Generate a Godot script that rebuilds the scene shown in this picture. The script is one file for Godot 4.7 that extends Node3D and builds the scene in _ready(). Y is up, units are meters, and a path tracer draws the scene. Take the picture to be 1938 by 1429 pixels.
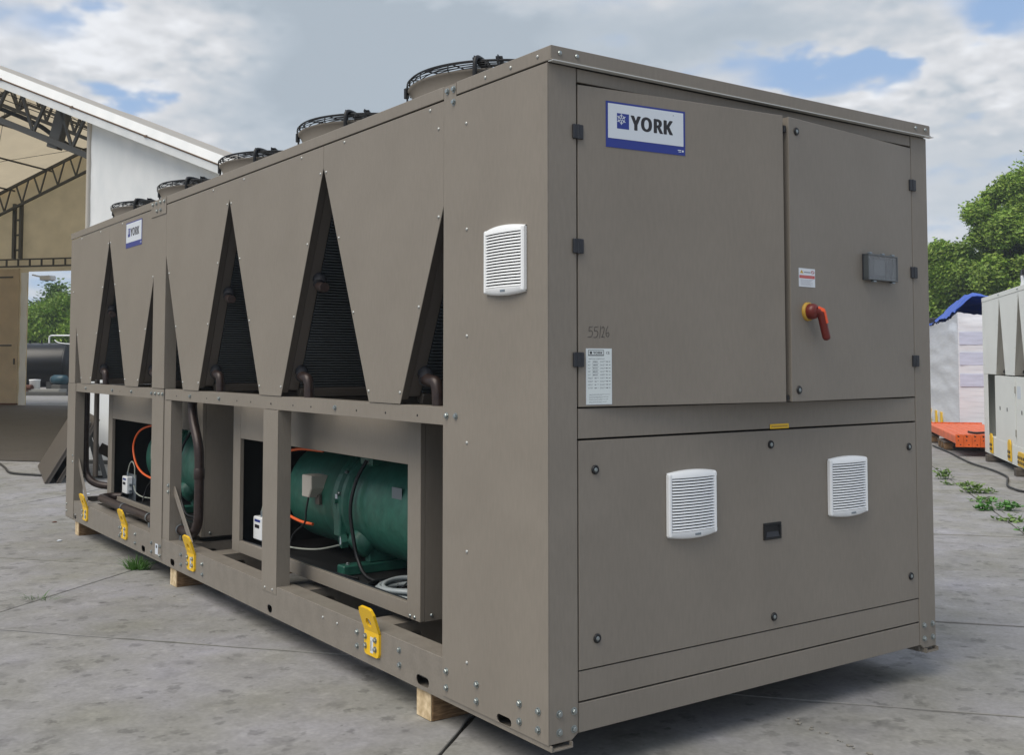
extends Node3D
# A long taupe chiller on timber blocks in a concrete yard, a tent warehouse behind it, other units and trees to the right.
# Ground is y = 0. The chiller's near corner stands over the origin: its long face is x = 0 (running to -z), its control end is z = 0 (running to +x).

var rng := RandomNumberGenerator.new()
var M := {}
const UP := 0.14                       # the chiller's underside above the yard
const GN := Vector3(0.7648, 0, -0.6443)  # the yard's slab grid: away from the viewer
const GE := Vector3(0.6443, 0, 0.7648)   # and across

func _ready():
	rng.seed = 7
	setup_camera_and_light()
	make_materials()
	build_yard()
	build_tent()
	build_chiller()
	build_timber_blocks()
	build_left_background()
	build_right_background()
	build_trees()
	build_small_things()

# ------------------------------------------------------------------ camera, sky, sun
func setup_camera_and_light():
	var cam := Camera3D.new()
	cam.name = "camera"
	add_child(cam)
	cam.position = Vector3(-2.2596, 1.3063 + UP, 2.9577)
	cam.rotation = Vector3(0.0522, -0.618, 0.0)
	cam.near = 0.1
	cam.far = 900.0
	cam.set_frustum(0.070459, Vector2(0, -0.006711), 0.1, 900.0)
	var env := Environment.new()
	env.background_mode = Environment.BG_SKY
	var sky := Sky.new()
	var sm := PanoramaSkyMaterial.new()
	sm.panorama = sky_texture()
	sm.energy_multiplier = 1.0
	sky.sky_material = sm
	env.sky = sky
	env.tonemap_mode = Environment.TONE_MAPPER_LINEAR
	env.tonemap_exposure = EXPOSURE
	env.sdfgi_enabled = true
	env.ssao_enabled = true
	env.ssil_enabled = true
	env.fog_enabled = true
	env.fog_density = 0.0012
	env.fog_light_color = Color(0.78, 0.83, 0.88)
	var we := WorldEnvironment.new()
	we.name = "sky"
	we.environment = env
	add_child(we)
	var sun := DirectionalLight3D.new()
	sun.name = "sun"
	add_child(sun)
	sun.light_color = Color(1.0, 0.965, 0.91)
	sun.light_energy = SUN_ENERGY
	sun.light_angular_distance = SUN_SIZE
	sun.shadow_enabled = true
	sun.look_at_from_position(Vector3.ZERO, -SUN_FROM.normalized(), Vector3.UP)

const EXPOSURE := 1.12
const SUN_ENERGY := 0.8
const SUN_SIZE := 45.0
const SUN_FROM := Vector3(-0.56, 0.8, 0.08)

func sky_texture() -> ImageTexture:
	var w := 4096
	var h := 2048
	var big := FastNoiseLite.new()
	big.seed = 21
	big.noise_type = FastNoiseLite.TYPE_SIMPLEX_SMOOTH
	big.frequency = 1.0
	big.fractal_octaves = 3
	var fine := FastNoiseLite.new()
	fine.seed = 5
	fine.noise_type = FastNoiseLite.TYPE_SIMPLEX_SMOOTH
	fine.frequency = 4.0
	fine.fractal_octaves = 5
	fine.fractal_gain = 0.55
	var curl := FastNoiseLite.new()
	curl.seed = 33
	curl.noise_type = FastNoiseLite.TYPE_SIMPLEX_SMOOTH
	curl.frequency = 11.0
	curl.fractal_octaves = 4
	curl.fractal_gain = 0.6
	# cloud masses and blue gaps of this sky: azimuth from -z towards +x, elevation, the two half widths, how much more (or less) cloud, how much brighter
	var masses := [
		[0.234, 0.286, 0.037, 0.030, -0.75, 0.00], [0.197, 0.290, 0.035, 0.020, -0.10, 0.10], [0.251, 0.217, 0.054, 0.014, -0.55, 0.00], [0.197, 0.244, 0.030, 0.020, 0.25, 0.15],
		[0.226, 0.256, 0.025, 0.017, 0.30, 0.20], [0.313, 0.277, 0.074, 0.037, 0.85, 1.15], [0.264, 0.257, 0.030, 0.025, 0.45, 0.95], [0.367, 0.298, 0.059, 0.022, 0.40, 0.35],
		[0.448, 0.254, 0.113, 0.059, 0.75, -0.75], [0.545, 0.266, 0.099, 0.054, 0.60, -0.75], [0.486, 0.314, 0.148, 0.015, 0.40, -0.45], [0.354, 0.208, 0.074, 0.020, 0.35, 0.30],
		[0.400, 0.192, 0.069, 0.020, 0.30, 0.12], [0.770, 0.291, 0.118, 0.039, 0.50, -0.55], [0.851, 0.291, 0.039, 0.020, 0.25, 0.00], [0.955, 0.291, 0.079, 0.027, 0.55, 0.10],
		[0.938, 0.293, 0.025, 0.015, 0.20, 0.30], [0.902, 0.259, 0.064, 0.022, -0.95, 0.00], [0.981, 0.241, 0.035, 0.015, -0.70, 0.00], [0.964, 0.260, 0.030, 0.012, -0.20, 0.00],
		[1.050, 0.287, 0.030, 0.022, -0.90, 0.00], [1.032, 0.249, 0.044, 0.027, 0.85, 0.70], [1.056, 0.221, 0.044, 0.035, 0.60, 0.45], [0.955, 0.224, 0.064, 0.015, 0.75, 0.75],
		[0.837, 0.245, 0.030, 0.011, 0.60, 0.60], [0.874, 0.234, 0.020, 0.010, 0.50, 0.50], [1.024, 0.177, 0.049, 0.022, -0.05, -0.35], [1.028, 0.137, 0.059, 0.022, 0.10, -0.25]]
	var zenith := Vector3(0.19, 0.33, 0.60)
	var low := Vector3(0.43, 0.56, 0.73)
	var data := PackedFloat32Array()
	data.resize(w * h * 3)
	var o := 0
	for j in h:
		var el := (0.5 - (j + 0.5) / h) * PI
		var sy := sin(el)
		var cy := cos(el)
		if el < -0.02:
			for i in w:
				data[o] = 0.26
				data[o + 1] = 0.26
				data[o + 2] = 0.25
				o += 3
			continue
		var up: float = maxf(sy, 0.0)
		var blue: Vector3 = zenith.lerp(low, pow(1.0 - up, 2.6))
		var flat: float = 1.0 / (up + 0.22)
		var near_view := el < 0.5
		var step: int = 1 if el < 0.6 else (3 if el < 1.2 else 12)
		for i in w:
			if i % step != 0:
				data[o] = data[o - 3]
				data[o + 1] = data[o - 2]
				data[o + 2] = data[o - 1]
				o += 3
				continue
			var az := (i + 0.5) / w * TAU
			var dx := sin(az) * cy
			var dz := -cos(az) * cy
			var p := Vector3(dx * flat, up * 2.4, dz * flat)
			var n := big.get_noise_3dv(p)
			var f := fine.get_noise_3dv(p)
			var k2 := 0.0
			if el < 0.6:
				k2 = curl.get_noise_3dv(p)
			var cover := 0.36 + n * 0.62 + f * 0.58 + k2 * 0.13
			var glow := 0.0
			var relief := 0.0
			if near_view and az < 1.4:
				for m in masses:
					var a: float = (az + f * 0.045 + k2 * 0.014 - m[0]) / m[2]
					var b: float = (el + f * 0.024 + k2 * 0.010 - m[1]) / m[3]
					var d := a * a + b * b
					if d < 4.5:
						var k := exp(-d * 0.8)
						cover += m[4] * k
						glow += m[5] * k
			if el < 0.6:
				# thinner towards the light above and to the left: the lit side of a billow
				var q := p + Vector3(-0.02 * cos(az), 0.035, -0.02 * sin(az))
				relief = f - fine.get_noise_3dv(q) + 0.45 * (k2 - curl.get_noise_3dv(q))
			var c: float = smoothstep(-0.34, 0.60, cover)
			c = c * c * (1.6 - 0.6 * c)
			var shade: float = smoothstep(0.35, 1.15, cover - n * 0.3)
			var bright: float = 0.63 - 0.10 * shade + 0.17 * glow + f * 0.06 + relief * 0.30 * (0.40 + clampf(glow, -0.3, 0.5))
			bright = clampf(bright, 0.45, 0.82)
			var cloud := Vector3(bright * 0.86, bright * 0.98, bright * 1.10).lerp(Vector3(bright * 0.985, bright, bright * 1.03), smoothstep(0.44, 0.68, bright))
			if el < 0.2:
				cloud = cloud.lerp(Vector3(0.56, 0.63, 0.71), 0.5 * smoothstep(0.2, 0.02, el))
			var col := blue.lerp(cloud, c * 0.96)
			data[o] = col.x
			data[o + 1] = col.y
			data[o + 2] = col.z
			o += 3
	var im := Image.create_from_data(w, h, false, Image.FORMAT_RGBF, data.to_byte_array())
	return ImageTexture.create_from_image(im)

# ------------------------------------------------------------------ materials
func std(c: Color, rough := 0.6, metal := 0.0, called := "") -> StandardMaterial3D:
	var m := StandardMaterial3D.new()
	m.albedo_color = c
	m.roughness = rough
	m.metallic = metal
	m.resource_name = called
	return m

func noise_tex(size: int, freq: float, octaves: int, lo: Color, hi: Color, sd := 1, as_bump := 0.0, kind := FastNoiseLite.TYPE_SIMPLEX_SMOOTH) -> NoiseTexture2D:
	var n := FastNoiseLite.new()
	n.seed = sd
	n.noise_type = kind
	n.frequency = freq
	n.fractal_octaves = octaves
	var t := NoiseTexture2D.new()
	t.width = size
	t.height = size
	t.seamless = true
	t.noise = n
	if as_bump > 0.0:
		t.as_normal_map = true
		t.bump_strength = as_bump
	else:
		var g := Gradient.new()
		g.set_color(0, lo)
		g.set_color(1, hi)
		t.color_ramp = g
	return t

func tri(m: StandardMaterial3D, scale: float, world := true) -> StandardMaterial3D:
	m.uv1_triplanar = true
	m.uv1_world_triplanar = world
	m.uv1_scale = Vector3.ONE * scale
	return m

func layered(m: StandardMaterial3D, t1: Texture2D, s1: Vector3, t2: Texture2D, s2: Vector3, world := true):
	m.albedo_texture = t1
	m.uv1_triplanar = true
	m.uv1_world_triplanar = world
	m.uv1_scale = s1
	if t2:
		m.detail_enabled = true
		m.detail_albedo = t2
		m.detail_blend_mode = BaseMaterial3D.BLEND_MODE_MUL
		m.detail_uv_layer = BaseMaterial3D.DETAIL_UV_2
		m.uv2_triplanar = true
		m.uv2_world_triplanar = world
		m.uv2_scale = s2
	return m

func grey(v: float) -> Color:
	return Color(v, v, v)

func concrete_texture(size: int, sd: int) -> ImageTexture:
	var layers := []
	for spec in [[0.004, 4], [0.016, 4], [0.012, 3], [0.12, 3], [0.03, 2]]:
		var n := FastNoiseLite.new()
		n.seed = sd + layers.size() * 13
		n.noise_type = FastNoiseLite.TYPE_SIMPLEX_SMOOTH
		n.frequency = spec[0]
		n.fractal_octaves = spec[1]
		layers.append(n.get_seamless_image(size, size).get_data())
	# drips, scuffs and old oil marks, each an irregular little blot
	var spots := PackedFloat32Array()
	spots.resize(size * size)
	var r := RandomNumberGenerator.new()
	r.seed = sd
	for k in 260:
		var cx := r.randi_range(0, size - 1)
		var cy := r.randi_range(0, size - 1)
		var ra: float = 2.0 + 13.0 * pow(r.randf(), 3.0)
		var rb: float = ra * r.randf_range(0.45, 1.0)
		var turn := r.randf() * PI
		var dark: float = r.randf_range(0.035, 0.13)
		var m := int(ra * 1.6) + 2
		for y in range(-m, m + 1):
			for x in range(-m, m + 1):
				var u := (x * cos(turn) + y * sin(turn)) / ra
				var w := (-x * sin(turn) + y * cos(turn)) / rb
				var at := posmod(cy + y, size) * size + posmod(cx + x, size)
				var wob: float = (layers[3][at] / 255.0 - 0.5) * 0.8
				var q := sqrt(u * u + w * w) + wob
				if q < 1.2:
					spots[at] = minf(0.16, spots[at] + dark * smoothstep(1.2, 0.55, q))
	var out := PackedByteArray()
	out.resize(size * size * 3)
	for i in size * size:
		var a: float = layers[0][i] / 255.0
		var b: float = layers[1][i] / 255.0
		var c: float = layers[2][i] / 255.0
		var d: float = layers[3][i] / 255.0
		var e: float = layers[4][i] / 255.0
		var v := 0.915 + (a - 0.5) * 0.075 + (b - 0.5) * 0.05 + (d - 0.5) * 0.075
		v -= smoothstep(0.64, 0.80, c) * 0.045              # faint damp blotches
		v += smoothstep(0.66, 0.82, b) * smoothstep(0.45, 0.7, e) * 0.04   # pale dusty patches
		v -= spots[i]
		v = clampf(v, 0.25, 1.0)
		out[i * 3] = int(v * 252.0)
		out[i * 3 + 1] = int(v * 251.0)
		out[i * 3 + 2] = int(v * (249.0 + (a - 0.5) * 14.0))
	var im := Image.create_from_data(size, size, false, Image.FORMAT_RGB8, out)
	return ImageTexture.create_from_image(im)

func make_materials():
	# taupe powder coat
	var paint := std(Color(0.545, 0.518, 0.480), 0.42, 0.0, "taupe_paint")
	layered(paint, noise_tex(512, 0.006, 4, grey(0.965), grey(1.0), 3), Vector3.ONE * 0.55, noise_tex(512, 0.05, 3, grey(0.955), grey(1.0), 9), Vector3(2.6, 0.45, 2.6))
	paint.heightmap_enabled = true
	paint.heightmap_texture = noise_tex(256, 0.06, 2, grey(0), grey(1), 4)
	paint.heightmap_scale = 0.02
	paint.metallic_specular = 0.3
	paint.normal_enabled = true
	paint.normal_texture = noise_tex(256, 0.008, 2, grey(0), grey(1), 6, 8.0)
	paint.normal_scale = 0.10
	M.paint = paint
	var rail := std(Color(0.545, 0.518, 0.480), 0.46, 0.0, "rail_paint")
	layered(rail, noise_tex(512, 0.02, 4, grey(0.92), grey(1.0), 31), Vector3.ONE * 0.9, noise_tex(512, 0.05, 3, grey(0.93), grey(1.0), 9), Vector3.ONE * 2.1)
	M.rail = rail
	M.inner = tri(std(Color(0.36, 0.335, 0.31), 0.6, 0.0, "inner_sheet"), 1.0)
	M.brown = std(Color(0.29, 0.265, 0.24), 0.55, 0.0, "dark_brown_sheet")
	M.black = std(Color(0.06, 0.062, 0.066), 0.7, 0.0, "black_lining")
	M.rubber = std(Color(0.075, 0.08, 0.09), 0.5, 0.0, "black_plastic")
	M.hinge = std(Color(0.14, 0.15, 0.175), 0.5, 0.0, "dark_hinge")
	M.wire = std(Color(0.09, 0.1, 0.115), 0.5, 0.2, "black_wire")
	M.zinc = std(Color(0.62, 0.65, 0.65), 0.36, 0.8, "zinc")
	M.rivet = std(Color(0.68, 0.69, 0.68), 0.4, 0.5, "rivet")
	M.coil = std(Color(0.36, 0.39, 0.41), 0.45, 0.5, "coil_tube")
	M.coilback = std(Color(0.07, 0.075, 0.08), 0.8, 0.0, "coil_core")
	var copper := std(Color(0.245, 0.195, 0.178), 0.40, 0.25, "brown_pipe")
	layered(copper, noise_tex(256, 0.03, 3, Color(0.72, 0.72, 0.76), grey(1.0), 8), Vector3.ONE * 3.0, null, Vector3.ONE)
	M.copper = copper
	var green := std(Color(0.195, 0.425, 0.365), 0.42, 0.0, "green_enamel")
	layered(green, noise_tex(256, 0.02, 4, grey(0.8), grey(1.0), 12), Vector3.ONE * 2.0, null, Vector3.ONE)
	green.heightmap_enabled = true
	green.heightmap_texture = noise_tex(256, 0.04, 3, grey(0), grey(1), 14)
	green.heightmap_scale = 0.15
	M.green = green
	M.white = std(Color(0.925, 0.935, 0.94), 0.35, 0.0, "white_plastic")
	M.offwhite = std(Color(0.72, 0.70, 0.66), 0.5, 0.0, "beige_plastic")
	M.galv = std(Color(0.55, 0.59, 0.62), 0.35, 0.7, "galvanised")
	M.yellow = std(Color(0.92, 0.74, 0.10), 0.4, 0.0, "yellow_paint")
	M.blue = std(Color(0.11, 0.19, 0.53), 0.35, 0.0, "blue_print")
	M.print = std(Color(0.13, 0.12, 0.14), 0.5, 0.0, "black_print")
	M.label = std(Color(0.82, 0.85, 0.88), 0.4, 0.0, "white_label")
	M.pen = std(Color(0.15, 0.145, 0.14), 0.7, 0.0, "pen")
	M.red = std(Color(0.40, 0.12, 0.09), 0.4, 0.0, "red_handle")
	M.orange_cap = std(Color(0.90, 0.33, 0.13), 0.4, 0.0, "orange_inlay")
	M.ochre = std(Color(0.72, 0.57, 0.20), 0.5, 0.0, "yellow_ring")
	M.smoke = std(Color(0.20, 0.21, 0.22), 0.12, 0.0, "smoked_cover")
	M.orange_hose = std(Color(0.93, 0.40, 0.17), 0.4, 0.0, "orange_hose")
	M.grey_hose = std(Color(0.62, 0.65, 0.66), 0.4, 0.0, "grey_hose")
	M.pale_cable = std(Color(0.62, 0.64, 0.60), 0.5, 0.0, "pale_cable")
	# yard
	var ct := concrete_texture(1024, 40)
	var cd := concrete_texture(512, 90)
	M.slabs = []
	for tone in [0.695, 0.71, 0.685, 0.70]:
		var cm := std(Color(tone * 0.985, tone * 0.987, tone * 0.992), 0.88, 0.0, "concrete")
		layered(cm, ct, Vector3.ONE * 0.17, cd, Vector3.ONE * 0.63)
		cm.heightmap_enabled = true
		cm.heightmap_texture = cd
		cm.heightmap_scale = 0.06
		cm.metallic_specular = 0.3
		M.slabs.append(cm)
	M.dirt = layered(std(Color(0.24, 0.23, 0.21), 0.95, 0.0, "dirt"), cd, Vector3.ONE * 0.8, null, Vector3.ONE)
	M.gravel = layered(std(Color(0.66, 0.65, 0.63), 0.95, 0.0, "far_ground"), ct, Vector3.ONE * 0.05, cd, Vector3.ONE * 0.4)
	# tent
	var fab := std(Color(0.93, 0.935, 0.93), 0.55, 0.0, "tent_fabric")
	layered(fab, noise_tex(512, 0.012, 4, Color(0.93, 0.94, 0.945), grey(1.0), 51), Vector3(0.5, 0.18, 0.5), null, Vector3.ONE, false)
	fab.heightmap_enabled = true
	fab.heightmap_texture = noise_tex(512, 0.01, 3, grey(0), grey(1), 52)
	fab.heightmap_scale = 0.5
	M.fabric = fab
	var roof := std(Color(0.90, 0.885, 0.855), 0.6, 0.0, "roof_fabric")
	roof.backlight_enabled = true
	roof.backlight = Color(0.95, 0.905, 0.81)
	layered(roof, noise_tex(512, 0.012, 3, grey(0.95), grey(1.0), 53), Vector3.ONE * 0.25, null, Vector3.ONE, false)
	M.roof = roof
	var beige := std(Color(0.89, 0.85, 0.77), 0.7, 0.0, "beige_fabric")
	beige.backlight_enabled = true
	beige.backlight = Color(0.95, 0.90, 0.78)
	layered(beige, noise_tex(512, 0.012, 4, grey(0.92), grey(1.0), 54), Vector3.ONE * 0.2, null, Vector3.ONE, false)
	M.beige = beige
	M.steel = std(Color(0.34, 0.34, 0.33), 0.6, 0.2, "truss_steel")
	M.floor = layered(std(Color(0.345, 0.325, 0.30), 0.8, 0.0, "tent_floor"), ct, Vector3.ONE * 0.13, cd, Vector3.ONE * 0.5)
	M.rope = std(Color(0.42, 0.34, 0.27), 0.8, 0.0, "brown_rope")
	# timber
	var wood := std(Color(0.60, 0.49, 0.36), 0.85, 0.0, "timber")
	layered(wood, noise_tex(512, 0.02, 4, Color(0.55, 0.5, 0.45), grey(1.0), 61), Vector3(1.2, 7.0, 7.0), null, Vector3.ONE, false)
	M.wood = wood
	var endgrain := std(Color(0.90, 0.82, 0.68), 0.85, 0.0, "end_grain")
	layered(endgrain, noise_tex(256, 0.02, 4, Color(0.74, 0.70, 0.64), grey(1.0), 62), Vector3(8.0, 3.0, 3.0), null, Vector3.ONE, false)
	M.endgrain = endgrain
	var oldwood := std(Color(0.42, 0.39, 0.36), 0.9, 0.0, "grey_timber")
	layered(oldwood, noise_tex(256, 0.02, 4, grey(0.6), grey(1.0), 63), Vector3(1.0, 6.0, 6.0), null, Vector3.ONE, false)
	M.oldwood = oldwood
	# right side
	var cream := std(Color(0.915, 0.925, 0.905), 0.5, 0.0, "cream_paint")
	layered(cream, noise_tex(256, 0.01, 3, grey(0.95), grey(1.0), 71), Vector3.ONE * 0.5, null, Vector3.ONE)
	M.cream = cream
	M.creamflange = std(Color(0.63, 0.62, 0.59), 0.55, 0.0, "flange_grey")
	M.orange = layered(std(Color(0.95, 0.43, 0.18), 0.45, 0.0, "orange_paint"), noise_tex(256, 0.02, 3, grey(0.82), grey(1.0), 72), Vector3.ONE, null, Vector3.ONE)
	var film := std(Color(0.975, 0.98, 0.995), 0.28, 0.0, "stretch_film")
	layered(film, noise_tex(512, 0.006, 4, Color(0.95, 0.96, 0.98), grey(1.0), 73), Vector3(0.35, 1.9, 0.35), noise_tex(512, 0.02, 3, grey(0.84), grey(1.0), 74), Vector3(0.16, 5.0, 0.16))
	M.film = film
	M.tarp = layered(std(Color(0.14, 0.35, 0.80), 0.45, 0.0, "blue_tarp"), noise_tex(256, 0.02, 3, grey(0.85), grey(1.0), 76), Vector3.ONE, null, Vector3.ONE)
	M.cable = std(Color(0.16, 0.16, 0.16), 0.6, 0.0, "black_cable")
	var tank := std(Color(0.075, 0.078, 0.09), 0.34, 0.0, "black_tank")
	layered(tank, noise_tex(256, 0.01, 3, grey(0.7), grey(1.0), 77), Vector3.ONE * 0.4, null, Vector3.ONE)
	M.tank = tank
	M.teal = std(Color(0.16, 0.29, 0.34), 0.45, 0.0, "teal_motor")
	M.pole = std(Color(0.56, 0.56, 0.54), 0.85, 0.0, "grey_concrete_pole")
	M.rust = std(Color(0.34, 0.20, 0.14), 0.85, 0.0, "rust")
	var bark := std(Color(0.25, 0.21, 0.17), 0.9, 0.0, "bark")
	M.bark = bark
	M.leaf = []
	for c in [Color(0.50, 0.61, 0.24), Color(0.56, 0.68, 0.27), Color(0.38, 0.49, 0.20)]:
		var lm := std(Color.WHITE, 0.55, 0.0, "leaf")
		lm.albedo_color = c
		lm.vertex_color_use_as_albedo = true
		lm.backlight_enabled = true
		lm.backlight = Color(c.r * 0.75, c.g * 0.85, c.b * 0.4)
		M.leaf.append(lm)
	M.grass = std(Color(0.27, 0.42, 0.17), 0.6, 0.0, "grass")
	M.grass.backlight_enabled = true
	M.grass.backlight = Color(0.18, 0.30, 0.08)

# ------------------------------------------------------------------ geometry helpers
func mb() -> SurfaceTool:
	var st := SurfaceTool.new()
	st.begin(Mesh.PRIMITIVE_TRIANGLES)
	return st

func mesh_of(st: SurfaceTool, mat: Material) -> ArrayMesh:
	st.generate_normals()
	var m := st.commit()
	if m.get_surface_count():
		m.surface_set_material(0, mat)
	return m

func put(called: String, m: Mesh, parent: Node, at := Transform3D()) -> MeshInstance3D:
	var o := MeshInstance3D.new()
	o.name = called
	o.mesh = m
	o.transform = at
	parent.add_child(o, true)
	return o

func part(called: String, st: SurfaceTool, mat: Material, parent: Node, at := Transform3D()) -> MeshInstance3D:
	return put(called, mesh_of(st, mat), parent, at)

func tag(o: Node, label: String, category: String, group := "") -> Node:
	o.set_meta("label", label)
	o.set_meta("category", category)
	if group:
		o.set_meta("group", group)
	return o

func thing(called: String, label: String, category: String, at := Vector3.ZERO, turn := 0.0, group := "") -> Node3D:
	var o := Node3D.new()
	o.name = called
	add_child(o, true)
	o.position = at
	o.rotation.y = turn
	tag(o, label, category, group)
	return o

func move(x: float, y: float, z: float, b := Basis()) -> Transform3D:
	return Transform3D(b, Vector3(x, y, z))

func face(st: SurfaceTool, pts: Array, out: Vector3, smooth := -1):
	var a: Vector3 = pts[0]
	var n := Vector3.ZERO
	for i in range(1, pts.size() - 1):
		n += (a - pts[i + 1]).cross(a - pts[i])
	var p := pts
	if n.dot(out) < 0.0:
		p = pts.duplicate()
		p.reverse()
	for i in range(1, p.size() - 1):
		for q in [p[0], p[i], p[i + 1]]:
			st.set_smooth_group(smooth)
			st.add_vertex(q)

# a box with chamfered edges
func box(st: SurfaceTool, c: Vector3, s: Vector3, b := 0.002, xf := Transform3D()):
	var h := s * 0.5
	b = minf(b, minf(h.x, minf(h.y, h.z)) * 0.6)
	var v := {}
	for sx in [-1, 1]:
		for sy in [-1, 1]:
			for sz in [-1, 1]:
				v[[sx, sy, sz, 0]] = xf * (c + Vector3(sx * h.x, sy * (h.y - b), sz * (h.z - b)))
				v[[sx, sy, sz, 1]] = xf * (c + Vector3(sx * (h.x - b), sy * h.y, sz * (h.z - b)))
				v[[sx, sy, sz, 2]] = xf * (c + Vector3(sx * (h.x - b), sy * (h.y - b), sz * h.z))
	var B := xf.basis
	for s1 in [-1, 1]:
		face(st, [v[[s1, -1, -1, 0]], v[[s1, 1, -1, 0]], v[[s1, 1, 1, 0]], v[[s1, -1, 1, 0]]], B * Vector3(s1, 0, 0))
		face(st, [v[[-1, s1, -1, 1]], v[[1, s1, -1, 1]], v[[1, s1, 1, 1]], v[[-1, s1, 1, 1]]], B * Vector3(0, s1, 0))
		face(st, [v[[-1, -1, s1, 2]], v[[1, -1, s1, 2]], v[[1, 1, s1, 2]], v[[-1, 1, s1, 2]]], B * Vector3(0, 0, s1))
		if b > 0.0004:
			for s2 in [-1, 1]:
				face(st, [v[[s1, s2, -1, 0]], v[[s1, s2, 1, 0]], v[[s1, s2, 1, 1]], v[[s1, s2, -1, 1]]], B * Vector3(s1, s2, 0))
				face(st, [v[[s1, -1, s2, 0]], v[[s1, 1, s2, 0]], v[[s1, 1, s2, 2]], v[[s1, -1, s2, 2]]], B * Vector3(s1, 0, s2))
				face(st, [v[[-1, s1, s2, 1]], v[[1, s1, s2, 1]], v[[1, s1, s2, 2]], v[[-1, s1, s2, 2]]], B * Vector3(0, s1, s2))
				for s3 in [-1, 1]:
					face(st, [v[[s1, s2, s3, 0]], v[[s1, s2, s3, 1]], v[[s1, s2, s3, 2]]], B * Vector3(s1, s2, s3))

# a box between two corners
func span(st: SurfaceTool, x0: float, x1: float, y0: float, y1: float, z0: float, z1: float, b := 0.002):
	box(st, Vector3((x0 + x1) / 2, (y0 + y1) / 2, (z0 + z1) / 2), Vector3(absf(x1 - x0), absf(y1 - y0), absf(z1 - z0)), b)

# a bar of rectangular section from p to q
func bar(st: SurfaceTool, p: Vector3, q: Vector3, w: float, t: float, up := Vector3.UP, b := 0.002):
	var d := (q - p).normalized()
	var side := d.cross(up).normalized()
	var u := side.cross(d).normalized()
	box(st, Vector3.ZERO, Vector3(w, t, p.distance_to(q)), b, Transform3D(Basis(side, u, -d), (p + q) / 2))

# a flat sheet cut to an outline (drawn in the transform's x-y plane, its front towards +z), the front edge chamfered
func sheet(st: SurfaceTool, poly: PackedVector2Array, thick: float, xf: Transform3D, b := 0.0015):
	if Geometry2D.is_polygon_clockwise(poly):
		poly = poly.duplicate()
		poly.reverse()
	var n := poly.size()
	var inner := PackedVector2Array()
	for i in n:
		var d0 := (poly[i] - poly[(i + n - 1) % n]).normalized()
		var d1 := (poly[(i + 1) % n] - poly[i]).normalized()
		var n0 := Vector2(-d0.y, d0.x)
		var n1 := Vector2(-d1.y, d1.x)
		var m := (n0 + n1)
		var k: float = b / maxf(0.35, m.length_squared() * 0.5)
		inner.append(poly[i] + m * k)
	var ids := Geometry2D.triangulate_polygon(poly)
	for i in range(0, ids.size(), 3):
		var f := []
		var r := []
		for k in 3:
			var a := inner[ids[i + k]]
			var o := poly[ids[i + k]]
			f.append(xf * Vector3(a.x, a.y, 0))
			r.append(xf * Vector3(o.x, o.y, -thick))
		face(st, f, xf.basis.z)
		face(st, r, -xf.basis.z)
	for i in n:
		var j := (i + 1) % n
		var d := (poly[j] - poly[i])
		var out: Vector3 = xf.basis * Vector3(d.y, -d.x, 0)
		var a0: Vector3 = xf * Vector3(inner[i].x, inner[i].y, 0)
		var a1: Vector3 = xf * Vector3(inner[j].x, inner[j].y, 0)
		var b0: Vector3 = xf * Vector3(poly[i].x, poly[i].y, -b)
		var b1: Vector3 = xf * Vector3(poly[j].x, poly[j].y, -b)
		face(st, [a0, a1, b1, b0], out + xf.basis.z * out.length())
		face(st, [b0, b1, xf * Vector3(poly[j].x, poly[j].y, -thick), xf * Vector3(poly[i].x, poly[i].y, -thick)], out)

func rect(u0: float, v0: float, u1: float, v1: float) -> PackedVector2Array:
	return PackedVector2Array([Vector2(u0, v0), Vector2(u1, v0), Vector2(u1, v1), Vector2(u0, v1)])

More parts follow.
